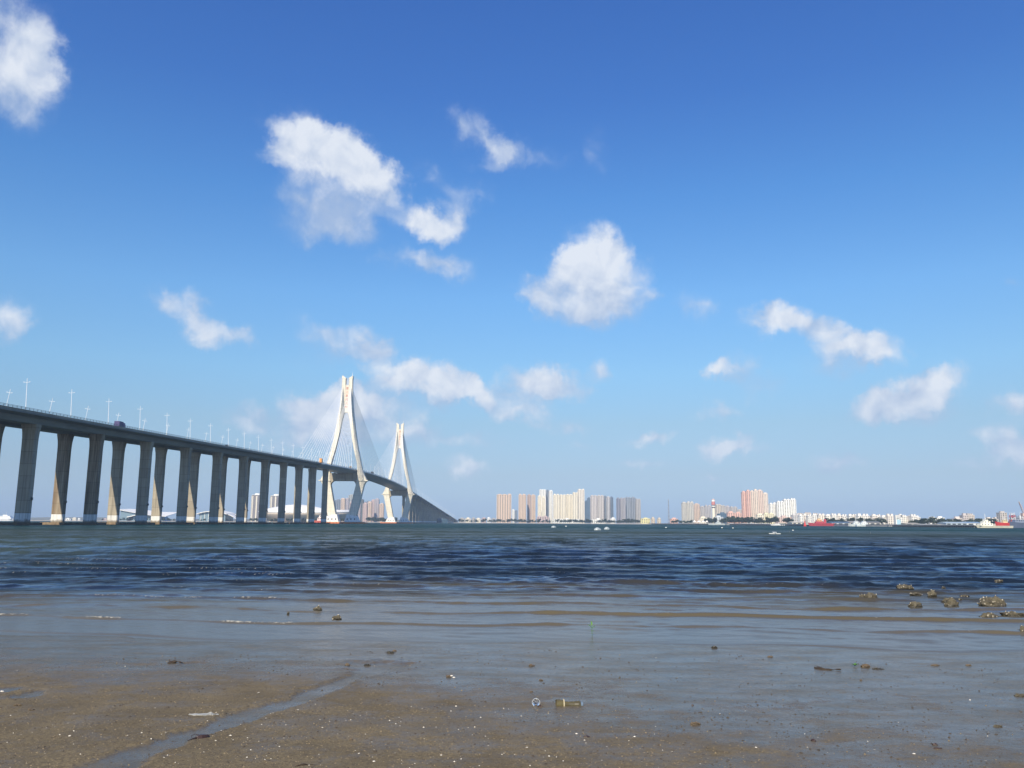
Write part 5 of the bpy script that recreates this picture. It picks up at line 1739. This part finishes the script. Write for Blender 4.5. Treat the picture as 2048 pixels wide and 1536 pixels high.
# speed boat with its wake
ship(1549, 1069, 165, 2.2, .8, .15, (0.66, 0.68, 0.68), [(-.15, .15, .5, .12, (0.60, 0.62, 0.62))], 'tiny white speed boat alone on the open water at the right', cat='boat', name='speed_boat', mast=.12)


def buoy(px, Y, h, col, label, conical=True):
    p = px_at(px, Y)
    r = empty('buoy', (p.x, Y, 0), label, 'buoy')
    bm_ = material('buoy_paint', col, .5)
    n = 12
    C = lambda R, z: [(R * math.cos(2 * math.pi * k / n), R * math.sin(2 * math.pi * k / n), z) for k in range(n)]
    MB().loft([C(h * .26, -h * .1), C(h * .28, h * .22)]).build('float', bm_, r)
    MB().loft([C(h * .20, h * .23), C(h * .07, h * .85)]).build('cone', bm_, r)
    MB().loft([C(h * .10, h * .86), C(h * .10, h)]).build('topmark', bm_, r)


buoy(1610, 880, 5.6, (0.62, 0.06, 0.06), 'red conical channel buoy left of the red ship')
for i, (px, py, lab) in enumerate([(1332, 1055.5, 'small white round float alone below the radio mast'), (1586, 1061, 'small white float right of the white speed boat'), (1132, 1053, 'flat white float between the pale mound and the paired mounds'),
                                   (1444, 1056, 'small white float below the grey cutter'), (1466, 1056.5, 'small white float right of the one below the grey cutter')]):
    q = on_level(px, py)
    s = q.y / 1680
    mb = MB()
    n = 10
    mb.loft([[(s * 1.6 * f * math.cos(2 * math.pi * k / n), s * .9 * f * math.sin(2 * math.pi * k / n), z * s) for k in range(n)] for f, z in ((.8, -.4), (1.0, .3), (.75, 1.0), (.3, 1.3))])
    o = mb.build('float', shell_white)
    o.location = q
    tag(o, lab, 'float', 'small floats on the bay')
# dark stakes
for i, (px, py, lab) in enumerate([(1579, 1065, 'thin dark stake in the water right of the speed boat'), (1741, 1067, 'thin dark stake in the water below the patrol boats')]):
    q = on_level(px, py)
    o = MB().tube([(0, 0, -.5), (.02, 0, .42)], [.06, .04], 6).build('stake', rail_mat)
    o.location = q
    tag(o, lab, 'stake', 'stakes in the water')

# pale plastic sheeted mounds floating on the bay
mound_mat = material('pale_plastic_wrap', (0.42, 0.46, 0.48), 0.4, var=1.0, vscale=1.6, vcol=(0.20, 0.25, 0.28))


def mound(px, py, wpx, hpx, label, seed):
    q = on_level(px, py)
    s = q.y / 1680
    W, H = wpx * s / 2, hpx * s
    n, m_ = 20, 8
    rg = np.random.RandomState(seed)
    rings = []
    for j in range(m_ + 1):
        a = math.pi / 2 * j / m_ * .97
        ring = []
        for k in range(n):
            t = 2 * math.pi * k / n
            bulge = 1 + .10 * math.sin(3 * t + seed) + .07 * math.sin(5 * t - j + seed * 2)
            ring.append((W * math.cos(a) * math.cos(t) * bulge, W * .7 * math.cos(a) * math.sin(t) * bulge, H * math.sin(a) * (1 + .05 * math.sin(2 * t + j))))
        rings.append(ring)
    rings.insert(0, [(x, y, -.3 * H) for x, y, z in rings[0]])
    o = MB().loft(rings).build('plastic_mound', mound_mat, smooth=True)
    o.location = q
    tag(o, label, 'wrapped mound', 'plastic wrapped mounds on the bay')


mound(1107, 1055, 10, 3.4, 'pale plastic wrapped mound floating alone, left of the pair', 1)
mound(1194.5, 1060.3, 14, 5.2, 'larger grey plastic wrapped mound, left of the floating pair', 2)
mound(1213.5, 1059, 11, 5, 'smaller plastic wrapped mound with a flat tail, right of the floating pair', 3)

# ------------------------------------------------------------------ trees
leaf_m = [material('leaf_dark', (0.045, 0.075, 0.035), 0.7, var=.8, vscale=.5, vcol=(0.025, 0.045, 0.025)), material('leaf_mid', (0.075, 0.105, 0.045), 0.7, var=.8, vscale=.5, vcol=(0.04, 0.065, 0.03))]
bark = material('bark', (0.10, 0.075, 0.055), .9)


def make_tree(seed, h, w, palm=False):
    rg = random.Random(seed)
    r = empty('tree' if not palm else 'palm_tree', (0, 0, 0), 'x', 'tree')
    MB().tube([(0, 0, -1), (.05 * h * rg.uniform(-1, 1), 0, h * .3), (0, .03 * h, h * .62)], [h * .035, h * .025, h * .012], 6).build('trunk', bark, r)
    mb = MB()
    if palm:
        for k in range(13):
            a = 2 * math.pi * k / 13 + rg.uniform(-.2, .2)
            L = w * .5 * rg.uniform(.8, 1.1)
            up = rg.uniform(-.1, .35)
            pr = None
            for j in range(5):
                f = j / 4
                d = L * f
                z = h * .62 + L * (up * f - .55 * f * f) + .02 * h
                ww = .10 * L * math.sin(math.pi * (f * .85 + .1))
                c, s = math.cos(a), math.sin(a)
                cur = [(c * d - s * ww, s * d + c * ww, z - ww * .5), (c * d, s * d, z), (c * d + s * ww, s * d - c * ww, z - ww * .5)]
                if pr:
                    mb.add(pr + cur, [(0, 1, 4, 3), (1, 2, 5, 4)])
                pr = cur
    else:
        clumps = [(rg.uniform(-.36, .36) * w, rg.uniform(-.36, .36) * w, h * rg.uniform(.38, .86), rg.uniform(.14, .24) * w) for _ in range(11)]
        for cx, cy, cz, cr in clumps:
            for k in range(34):
                u, v = rg.uniform(0, 2 * math.pi), rg.uniform(-1, 1)
                rr = cr * rg.uniform(.55, 1.1)
                q = math.sqrt(1 - v * v)
                px_, py_, pz_ = cx + rr * q * math.cos(u), cy + rr * q * math.sin(u), cz + rr * .8 * v
                s = w * rg.uniform(.065, .12)
                a1, a2 = rg.uniform(0, 6.28), rg.uniform(-.9, .9)
                e1 = Vector((math.cos(a1), math.sin(a1), a2)).normalized() * s
                e2 = Vector((-math.sin(a1), math.cos(a1), rg.uniform(-.6, .6))).normalized() * s * .8
                P = Vector((px_, py_, pz_))
                mb.add([P - e1, P - e2, P + e1, P + e2], [(0, 1, 2, 3)])
    mb.build('crown', leaf_m[seed % 2], r)
    return r


protos = [make_tree(1, 10.5, 11.0), make_tree(2, 9.5, 10.0), make_tree(3, 11.5, 10.5), make_tree(4, 10.0, 8.0, True)]
used = [False] * 4
rt = random.Random(3)
RUNS = [  # px0, px1, distance, count, size, kinds, label
    (918, 1000, 2560, 24, 1.0, (0, 1, 2, 3), 'green tree between the bridge end and first tan tower'),
    (1000, 1110, 2540, 34, 1.0, (0, 1, 2, 3), 'green tree below the tan and tallest central towers'),
    (1110, 1235, 2420, 44, 1.05, (0, 1, 2, 3, 3), 'green tree below the cream and pale grey towers'),
    (1235, 1284, 2200, 16, 1.0, (0, 1, 2), 'green tree below the rightmost shaded towers'),
    (1345, 1390, 1900, 13, .9, (0, 1, 3), 'small tree below the greenish beige towers'),
    (1412, 1452, 1800, 14, 1.1, (0, 1, 2), 'bushy tree between the tent pavilion and the pink block'),
    (1455, 1500, 1680, 18, 1.35, (0, 2), 'large dark tree in the clump below the pink block'),
    (1505, 1555, 1600, 12, 1.15, (0, 1, 2), 'dark tree in front of the cream and yellow offices'),
    (1573, 1584, 1480, 4, 1.1, (0, 2), 'dark tree in front of the pinkish podium'),
    (1655, 1770, 1330, 20, 1.0, (0, 1, 2), 'dark tree among sheds behind the patrol boats'),
    (1820, 1990, 1240, 26, .95, (0, 1, 2), 'dark tree among port sheds left of the ferry'),
    (500, 690, 1985, 30, .8, (0, 1), 'small tree at the foot of the stadium'),
    (205, 470, 1900, 34, .6, (0, 1, 3), 'small tree in front of the sports halls'),
    (735, 795, 2360, 18, 1.2, (0, 1, 2), 'shore tree between the two bridge towers'),
]
nt_ = 0
for px0, px1, Y, n, size, kinds, lab in RUNS:
    for k in range(n):
        kd = rt.choice(kinds)
        px = px0 + (px1 - px0) * (k + rt.random()) / n
        yy = Y + rt.uniform(-18, 30)
        o = protos[kd] if not used[kd] else copy_tree(protos[kd])
        used[kd] = True
        sc = size * rt.uniform(.75, 1.2)
        o.scale = (sc * rt.uniform(.9, 1.25), sc, sc)
        o.rotation_euler = (0, 0, rt.uniform(0, 6.28))
        o.location = (px_at(px, yy).x, yy, 1.4)
        tag(o, '%s, %s from the left' % (lab, ordinal(k + 1)), 'tree', 'trees ' + lab.split('tree ')[1])
        nt_ += 1

# ------------------------------------------------------------------ things on the mud and in the shallows
def mud_h(x, y):
    h, w, _, _ = mud_fields(np.array([[x]]), np.array([[y]]))
    return float(h[0, 0])


def on_mud(px, py):
    p = on_level(px, py, 0.05)
    for _ in range(4):
        p = on_level(px, py, mud_h(p.x, p.y))
    return p


oyster = material('oyster_rock', (0.125, 0.108, 0.068), 0.7, var=1.0, vscale=9, vcol=(0.04, 0.034, 0.022), bump=1.0, bscale=30)
def wet_foot(m):
    t = m.node_tree
    b = t.nodes['Principled BSDF']
    geo = t.nodes.new('ShaderNodeNewGeometry')
    sp = t.nodes.new('ShaderNodeSeparateXYZ')
    t.links.new(geo.outputs['Position'], sp.inputs[0])
    lev = M(t, 'ADD', sp.outputs['Z'], M(t, 'MULTIPLY', NOISE(t, geo.outputs['Position'], 14.0, 3.0), 0.06))
    w = SS(t, lev, 0.045, 0.095, 1.0, 0.0)
    old = b.inputs['Base Color'].links[0].from_socket
    t.links.new(MIX(t, M(t, 'MULTIPLY', w, 0.75), old, (0.022, 0.020, 0.014, 1)), b.inputs['Base Color'])
    t.links.new(SS(t, w, 0, 1, 0.7, 0.22), b.inputs['Roughness'])


wet_foot(oyster)
oyster_pale = material('oyster_shell', (0.48, 0.42, 0.31), 0.45, var=.7, vscale=20)
stone_m = material('brown_stone', (0.16, 0.115, 0.065), 0.6, var=1.0, vscale=14, vcol=(0.06, 0.045, 0.03), bump=.8, bscale=50)
wood_m = material('soaked_wood', (0.060, 0.040, 0.024), 0.7, var=1.0, vscale=18, vcol=(0.022, 0.016, 0.012), vstretch=(1, 4, 4), bump=.8, bscale=40)
shell_m = material('bleached_shell', (0.78, 0.72, 0.60), 0.45, var=.5, vscale=40)
weed_m = material('brown_weed', (0.05, 0.028, 0.022), 0.45, var=.8, vscale=25)
green_m = material('fresh_leaf', (0.07, 0.17, 0.035), 0.45)
scrap_m = material('white_plastic', (0.46, 0.44, 0.38), 0.4, var=1.0, vscale=16, vcol=(0.24, 0.235, 0.20))
clear_m = material('clear_plastic', (0.93, 0.94, 0.94), 0.12, trans=0.92, ior=1.12)
rim_m = material('clear_plastic_rim', (0.55, 0.58, 0.60), 0.25)
bottle_m = material('olive_glass', (0.125, 0.105, 0.045), 0.2, var=1.0, vscale=14, vcol=(0.06, 0.052, 0.03))
collar_m = material('cream_plastic', (0.60, 0.52, 0.34), 0.5, var=.6, vscale=20)
base_m = material('blue_glass_base', (0.13, 0.18, 0.24), 0.25)


def lump(name, loc, sx, sy, sz, mat, seed, label, cat, group=None, rz=0.0, rough=.35, sub=3, shells=0, freq=1.6):
    bm = bmesh.new()
    bmesh.ops.create_icosphere(bm, subdivisions=sub, radius=1.0)
    rg = np.random.RandomState(seed)
    P = np.array([v.co[:] for v in bm.verts])
    ox = rg.uniform(0, 50, 3)
    d = fbm(P[:, 0] * freq + ox[0] + P[:, 2] * .7, P[:, 1] * freq + ox[1] + P[:, 2] * 1.1, 4, .6, seed) * 1.5
    d2 = fbm(P[:, 0] * freq * 3.4 + ox[1], P[:, 2] * freq * 3.4 + P[:, 1] * 2.9, 3, .6, seed + 9)
    f = 1 + rough * d * 1.6 + rough * .55 * d2
    tip = []
    for v, k in zip(bm.verts, f):
        v.co *= float(np.clip(k, .45, 1.6))
        v.co = Vector((v.co.x * sx, v.co.y * sy, max(v.co.z, -.55) * sz))
        tip.append(v.co.copy())
    me = bpy.data.meshes.new(name)
    bm.to_mesh(me)
    bm.free()
    me.materials.append(mat)
    o = bpy.data.objects.new(name, me)
    o.location = loc
    o.rotation_euler = (0, 0, rz)
    COL.objects.link(o)
    tag(o, label, cat, group)
    if shells:
        mb = MB()
        r2 = random.Random(seed)
        up = [p for p in tip if p.z > sz * .05]
        for _ in range(shells):
            p = r2.choice(up)
            s = r2.uniform(.016, .034) * (.6 + sx)
            n = (p.normalized() + Vector((r2.uniform(-.5, .5), r2.uniform(-.9, .1), r2.uniform(-.2, .5)))).normalized()
            a = n.orthogonal().normalized()
            b = n.cross(a)
            k6 = [p + n * .006 + (a * math.cos(t) * s + b * math.sin(t) * s * .62) * (1 + .2 * math.sin(3 * t)) for t in [2 * math.pi * k / 7 for k in range(7)]]
            mb.add(k6 + [p + n * (.012 + s * .25)], [(k, (k + 1) % 7, 7) for k in range(7)])
        mb.build('oyster_shell', oyster_pale, o, kind='stuff')
    return o


def water_rock(px, py, wpx, hpx, seed, label, shells=14, rz=0.0, flat=.55):
    p = on_level(px, py + hpx * .42, 0.0)
    s = p.y / 1680
    w, h = wpx * s / 2, hpx * s
    lump('oyster_rock', (p.x, p.y + w * flat * .6, h * .05), w, w * flat, h * .80, oyster, seed, label, 'rock', 'rocks in the shallows', rz, shells=shells)


WR = [(1741, 1193, 36, 13, 'domed brown oyster rock, leftmost of the rocks at the right', 8), (1811, 1175, 32, 11, 'low oyster rock with white shells, farthest out of the larger ones', 14), (1834, 1188, 22, 6, 'flat half drowned rock just below the low shelly one', 5),
      (1866.5, 1188, 17, 14, 'small upright rock with one bright shell on its top', 4), (1888, 1175.5, 9, 4, 'tiny rock tip far out, above the upright one', 1), (1832.5, 1210, 29, 13, 'stepped brown rock with a pale shell on top, nearest the centre', 5),
      (1905, 1206, 26, 18, 'jagged leaning oyster rock shaped like a boot', 9), (1897, 1201, 22, 9, 'dark rock stuck behind the boot shaped one', 3), (1992, 1206, 52, 19, 'largest shell covered oyster rock at the right', 34), (1976, 1200, 24, 10, 'shelly rock touching the left end of the largest one', 10),
      (1980, 1232, 37, 12, 'long low greenish rock below the largest shelly one', 5), (2032, 1229, 44, 11, 'long dark rock cut by the right edge of the picture', 8), (1931, 1192, 17, 5, 'low drowned rock behind the boot shaped one', 3), (1921, 1199, 9, 4, 'tiny dark rock right behind the boot shaped one', 1),
      (2047, 1259, 11, 13, 'rock at the very right edge with a stick beside it', 2), (2001, 1162, 19, 5, 'dark wave washed rock far out at the right', 5),
      (634, 1218, 17, 10, 'small crusted rock in the left shallows, behind another', 4), (672, 1236, 18, 10, 'small rock in the left shallows with a twig, in front of another', 3), (576, 1226, 5, 5, 'tiny dark stub standing in the left shallows', 0)]
for i, (px, py, w, h, lab, sh) in enumerate(WR):
    water_rock(px, py, w, h, 20 + i, lab, sh)
p = on_level(2033, 1263)
o = MB().tube([(p.x - .12, p.y, .012), (p.x + .16, p.y + .02, .03)], [.008, .012], 6).build('stick', wood_m)
tag(o, 'thin dark stick afloat beside the rock at the very right edge', 'stick')

# --- bottle and cup
def lathe_x(prof, n=24):
    """prof: (x, radius); closed rings along x"""
    return [[(x, r * math.cos(2 * math.pi * k / n), r * math.sin(2 * math.pi * k / n)) for k in range(n)] for x, r in prof]


p = on_mud(1137, 1411)
bt = empty('glass_bottle', (p.x, p.y, p.z + .008), 'olive glass bottle with a flared cream collar lying half sunk in the mud', 'bottle', rz=math.radians(3))
MB().loft(lathe_x([(-.045, .036), (-.03, .034), (.0, .031), (.06, .036), (.10, .041), (.118, .040), (.124, .032)])).build('body', bottle_m, bt, smooth=False)
MB().loft(lathe_x([(-.056, .056), (-.047, .055), (-.044, .046), (-.0455, .035)])).build('collar', collar_m, bt)
MB().loft(lathe_x([(-.128, .050), (-.120, .053), (-.09, .051), (-.057, .045), (-.057, .041), (-.09, .046), (-.118, .048), (-.127, .047)]), caps=False).build('mouth', bottle_m, bt)
MB().loft(lathe_x([(.1245, .033), (.145, .031), (.150, .024)])).build('base', base_m, bt)
bt.rotation_euler = (0, math.radians(1.5), math.radians(4))

p = on_mud(1072, 1412)
cup = empty('plastic_cup', (p.x, p.y, p.z + .034), 'clear plastic cup with a pale rim lying open end forward left of the bottle', 'cup')
n = 28
ring = lambda R, yy: [(R * math.cos(2 * math.pi * k / n), yy, R * math.sin(2 * math.pi * k / n)) for k in range(n)]
MB().loft([ring(.0385, .0), ring(.0345, .055), ring(.030, .095), ring(.002, .096)], caps=False).build('wall', clear_m, cup, smooth=True)
MB().loft([ring(.0375, -.002), ring(.0405, -.002), ring(.0405, .003), ring(.0375, .003), ring(.0375, -.002)], caps=False).build('rim', rim_m, cup)
lump('mud_clod', tuple(on_mud(1080, 1413)), .024, .016, .014, weed_m, 71, 'dark brown clod at the foot of the clear plastic cup', 'clod')

# --- white scrap, weed, shells, wood, stones
p = on_mud(408, 1430)
mb = MB()
n = 15
top, bot = [], []
rg = random.Random(8)
for k in range(n):
    f = k / (n - 1)
    x = -.142 + .284 * f
    w = .020 * (math.sin(math.pi * (f * .93 + .05)) ** .6) * (1 - .30 * f)
    top.append((x, .9 * w + .004 * rg.uniform(-1, 1), .007 + .004 * rg.random() + (.012 if k in (9, 10) else 0)))
    bot.append((x, -w + .004 * rg.uniform(-1, 1), .006 + .003 * rg.random()))
vs = top + bot + [(x, y, z - .005) for x, y, z in top] + [(x, y, z - .005) for x, y, z in bot]
fs = []
for k in range(n - 1):
    fs += [(k, k + 1, n + k + 1, n + k), (2 * n + k, 3 * n + k, 3 * n + k + 1, 2 * n + k + 1), (k, 2 * n + k, 2 * n + k + 1, k + 1), (n + k, n + k + 1, 3 * n + k + 1, 3 * n + k)]
fs += [(0, n, 3 * n, 2 * n), (n - 1, 3 * n - 1, 4 * n - 1, 2 * n - 1)]
o = mb.add([(x, y * 2.2, z) for x, y, z in vs], fs).build('plastic_scrap', scrap_m)
o.location = p
tag(o, 'long crumpled white plastic scrap lying on the brown sand at the left', 'scrap')

p = on_mud(402, 1476)
r = empty('seaweed', (p.x, p.y, p.z), 'dark brown frond of weed with a stalk in the drainage channel', 'seaweed', rz=math.radians(38))
MB().loft([[(x, -w, .004), (x, -w * .3, .016 + z), (x, w * .4, .016 + z), (x, w, .004)] for x, w, z in ((-.045, .008, 0), (-.03, .026, .006), (0, .036, .010), (.03, .032, .008), (.055, .018, .004), (.068, .005, 0))]).build('frond', weed_m, r)
MB().tube([(-.04, -.01, .012), (-.085, -.028, .010), (-.125, -.045, .005)], [.006, .004, .003], 6).build('stalk', weed_m, r)
MB().tube([(.0, .03, .018), (-.035, .055, .026), (-.065, .045, .02), (-.07, .02, .008)], .0025, 5).build('tendril', weed_m, r)

def shell(px, py, s, label, seed, group=None):
    p = on_mud(px, py)
    rg = random.Random(seed)
    n = 9
    out = [(s * math.cos(2 * math.pi * k / n) * rg.uniform(.75, 1.15), s * .75 * math.sin(2 * math.pi * k / n) * rg.uniform(.75, 1.15), .002) for k in range(n)]
    inn = [(x * .55, y * .55 + s * .08, s * .34) for x, y, z in out]
    o = MB().loft([out, inn]).build('shell', shell_m)
    o.location = p
    o.rotation_euler = (rg.uniform(-.25, .5), rg.uniform(-.2, .2), rg.uniform(0, 6))
    tag(o, label, 'shell', group)
    return o


lump('shell_clump', tuple(on_mud(897, 1354)), .032, .022, .020, stone_m, 5, 'clump of open oyster shells and a dark stone beside each other on the mud', 'shell clump', shells=0)
for i, (px, py, s, lab) in enumerate([(903, 1352, .024, 'upright cream oyster shell leaning on the dark clump'), (908, 1355, .018, 'small cream shell at the right of the dark clump'), (517, 1386, .020, 'pale angular shell alone on the sand above the channel'),
                                      (4, 1383, .026, 'cream stone like shell at the left edge beside the puddle'), (139, 1472, .013, 'white shell on the sand in the lower left'), (748, 1523, .015, 'white shell near the bottom edge, left of the middle'),
                                      (718, 1507, .010, 'small white shell below the dark round stone'), (1054, 1495, .010, 'white shell on grey mud below the cup'), (1440, 1428, .012, 'white shell on wet mud right of the bottle'),
                                      (1828, 1508, .018, 'pair like white shell near the bottom right'), (1940, 1400, .012, 'bright shell on the wet mud near the right edge'), (1512, 1495, .010, 'small white shell near the bottom, right of the middle')]):
    shell(px, py, s, lab, 40 + i)
for i, (px, py, sx, sy, sz, mt, lab) in enumerate([
    (702, 1480, .024, .02, .022, stone_m, 'dark round stone on the brown sand below the shell clump'), (1390, 1449, .062, .035, .028, stone_m, 'brown oblong stone with a pale spot on the wet mud right of the bottle'),
    (1063, 1332, .05, .035, .028, stone_m, 'small brown stone at the edge of the wet sheen above the cup'), (1082, 1361, .03, .025, .02, stone_m, 'small yellowish stone above the cup'),
    (735, 1331, .06, .04, .03, oyster, 'clod of mud where the channel meets the shore'), (695, 1331, .04, .03, .035, stone_m, 'pointed dark clod left of the mouth of the channel'),
    (781, 1306, .07, .05, .03, oyster, 'brown clod at the waterline left of the middle'), (789, 1302, .04, .03, .025, stone_m, 'second small clod at the waterline left of the middle'),
    (1429, 1296, .06, .035, .04, oyster, 'small shelly stone at the waterline right of the seedling'), (1731, 1334, .075, .045, .045, stone_m, 'dark stone with a trail of sand behind it near the driftwood'),
    (1755, 1338, .09, .04, .02, oyster, 'low muddy lump trailing right of the dark stone'), (1627, 1482, .03, .03, .022, weed_m, 'dark weed covered clod near the bottom right'),
    (1870, 1490, .03, .02, .02, weed_m, 'dark clod near the bottom right corner, upper one'), (1876, 1497, .045, .012, .012, weed_m, 'flat dark clod near the bottom right corner, lower one'),
    (1173, 1474, .035, .02, .014, weed_m, 'dark crab like clod on the mud below the bottle'), (1063, 1384, .022, .018, .016, stone_m, 'small dark pebble just above the cup'),
    (1385, 1411, .016, .014, .016, weed_m, 'tiny black pebble on the wet mud right of the bottle'), (1722, 1361, .022, .018, .018, stone_m, 'small reddish pebble below the driftwood'),
    (1540, 1314, .05, .02, .02, stone_m, 'flat brown stone at the waterline left of the driftwood'), (1870, 1331, .085, .03, .018, stone_m, 'flat brown sand covered stone near the waterline at the right'),
    (1937, 1331, .05, .02, .02, stone_m, 'reddish flat stone near the waterline at the far right'), (1995, 1453, .05, .03, .02, oyster, 'muddy lump near the right edge of the mud'),
    (2040, 1392, .07, .04, .03, oyster, 'tan muddy lump at the right edge'), (35, 1411, .05, .03, .022, stone_m, 'dark clod in the gravelly patch at the left edge'), (62, 1420, .04, .025, .02, stone_m, 'second dark clod in the gravelly patch at the left edge')]):
    lump('stone' if mt is stone_m else 'clod', tuple(on_mud(px, py)), sx * .8, sy * .8, sz * .8, mt, 90 + i, lab, 'stone' if mt is stone_m else 'clod', sub=2 if sx < .05 else 3)

def driftwood(px, py, L, r0, rz, label, seed, twigs=2):
    p = on_mud(px, py)
    rg = random.Random(seed)
    r = empty('driftwood', (p.x, p.y, p.z + r0 * .35), label, 'driftwood', rz=rz)
    pts_ = [(L * (f - .5), .08 * L * math.sin(f * 4 + seed), r0 * (.5 * math.sin(f * 5 + seed))) for f in [k / 13 for k in range(14)]]
    MB().tube(pts_, [r0 * (.35 + 1.1 * math.sin(math.pi * min(1, f * 1.2 + .12)) ** 2 * (1 - .45 * f) + .22 * math.sin(f * 19 + seed)) for f in [k / 13 for k in range(14)]], 8).build('log', wood_m, r)
    for k in range(twigs):
        x = L * rg.uniform(-.40, -.15)
        MB().tube([(x, 0, r0 * .5), (x - .07 * L, .04 * L, r0 * .9), (x - .18 * L, .05 * L, r0 * 1.1)], [r0 * .22, r0 * .16, r0 * .08], 5).build('twig', wood_m, r)


driftwood(1655, 1339, .34, .019, math.radians(-38), 'dark piece of driftwood with a twig on the wet mud at the right', 3)
driftwood(350, 1326, .20, .018, math.radians(8), 'small broken driftwood piece on the wet mud at the left', 5, 1)
driftwood(612, 1531, .16, .006, math.radians(20), 'thin dark twig at the bottom edge left of the middle', 6, 0)

def leaf_blade(base, d, L, w, up):
    side = Vector((-d.y, d.x, 0)).normalized()
    ps = []
    for f, ww in ((0, .12), (.3, .9), (.6, 1.0), (.85, .6), (1, .05)):
        c = base + d * (L * f) + Vector((0, 0, up * L * f - .25 * L * f * f))
        ps += [c - side * w * ww, c + Vector((0, 0, -.002)), c + side * w * ww]
    fs = []
    for k in range(4):
        a = k * 3
        fs += [(a, a + 3, a + 4, a + 1), (a + 1, a + 4, a + 5, a + 2)]
    return ps, fs


p = on_level(1184, 1272, 0.0)
r = empty('mangrove_seedling', (p.x, p.y, 0), 'green seedling with a few leaves standing in the shallow water', 'seedling')
MB().tube([(0, 0, -.1), (.002, 0, .05), (-.004, 0, .12), (.0, 0, .17)], [.006, .005, .004, .003], 6).build('stem', green_m, r)
for k, (a, z, up, L, w) in enumerate(((2.4, .13, 1.1, .075, .019), (.6, .125, .9, .07, .017), (3.6, .085, .5, .055, .013), (-.5, .10, -.3, .05, .015), (1.6, .16, 1.6, .06, .016))):
    v, f = leaf_blade(Vector((0, 0, z)), Vector((math.cos(a), math.sin(a) * .6, 0)).normalized(), L, w, up)
    MB().add(v, f).build('leaf', green_m, r)
p = on_mud(1710, 1333)
r = empty('leaf_sprig', (p.x, p.y, p.z), 'small fresh green sprig of leaves on the wet mud beside the driftwood', 'sprig')
for k in range(6):
    a = k * 1.05
    v, f = leaf_blade(Vector((0, 0, .012)), Vector((math.cos(a), math.sin(a), 0)), .045, .015, .6 + .3 * (k % 2))
    MB().add(v, f).build('leaf', green_m, r)

# --- countless shell crumbs, grit and clods over the whole flat
def scatter(name, n, mat, smin, smax, seed, flat, dens, label):
    rg = np.random.RandomState(seed)
    r = np.sqrt(rg.uniform(5.9 ** 2, 13.2 ** 2, n * 6))
    r = np.where(rg.rand(n * 6) < .35, rg.uniform(5.9, 9.0, n * 6), r)
    t = rg.uniform(-.72, .72, n * 6)
    x, y = r * np.sin(t), r * np.cos(t)
    h, w, mid, wat = mud_fields(x[None, :], y[None, :])
    keep = (rg.rand(n * 6) < dens(x, y, w[0], mid[0])) & (y < shore_y(x) - .15)
    x, y, h = x[keep][:n], y[keep][:n], h[0][keep][:n]
    n = len(x)
    s = smin * (smax / smin) ** (rg.rand(n) ** 2.6)
    base = np.array([(1, 0, 0), (.4, .9, 0), (-.7, .7, 0), (-.9, -.4, 0), (.1, -1, 0), (.05, .05, 1)])
    fc = np.array([(0, 1, 5), (1, 2, 5), (2, 3, 5), (3, 4, 5), (4, 0, 5)])
    jit = 1 + rg.uniform(-.35, .35, (n, 6, 3))
    a = rg.uniform(0, 6.28, n)
    P = base[None] * jit * s[:, None, None]
    P[:, :, 2] *= flat * rg.uniform(.6, 1.4, n)[:, None]
    P[:, :, 1] *= rg.uniform(.5, 1.0, n)[:, None]
    X = P[:, :, 0] * np.cos(a)[:, None] - P[:, :, 1] * np.sin(a)[:, None] + x[:, None]
    Y = P[:, :, 0] * np.sin(a)[:, None] + P[:, :, 1] * np.cos(a)[:, None] + y[:, None]
    Z = P[:, :, 2] + h[:, None] - .001
    co = np.stack([X, Y, Z], -1).reshape(-1, 3)
    F = (fc[None] + (np.arange(n) * 6)[:, None, None]).reshape(-1, 3)
    me = bpy.data.meshes.new(name)
    me.from_pydata(co.tolist(), [], F.tolist())
    me.materials.append(mat)
    o = bpy.data.objects.new(name, me)
    COL.objects.link(o)
    o['kind'] = 'stuff'
    o['label'] = label


dryness = lambda x, y, w, m: np.clip(1.15 - 1.0 * w + .5 * m, .06, 1)
clod_m = material('dark_mud_clod', (0.070, 0.054, 0.036), 0.7, var=.8, vscale=30)
tan_m = material('tan_grit', (0.235, 0.18, 0.105), 0.75, var=.6, vscale=30)
scatter('shell_crumbs', 1300, shell_m, .0028, .0125, 1, .5, lambda x, y, w, m: dryness(x, y, w, m) ** 1.5 * (.25 + .75 * (y < 9.0)) * np.clip(.5 + 1.6 * m, .08, 1), 'white shell crumbs strewn over the mud')
scatter('dark_clods', 13000, clod_m, .0045, .018, 2, .42, lambda x, y, w, m: np.clip(.22 + 1.3 * m + .10 * (1 - w), .05, 1), 'small dark clods of mud strewn over the flat')
scatter('tan_grit', 17000, tan_m, .0035, .011, 3, .6, lambda x, y, w, m: dryness(x, y, w, m) ** 1.5, 'tan grit and pebbles on the drier sand')
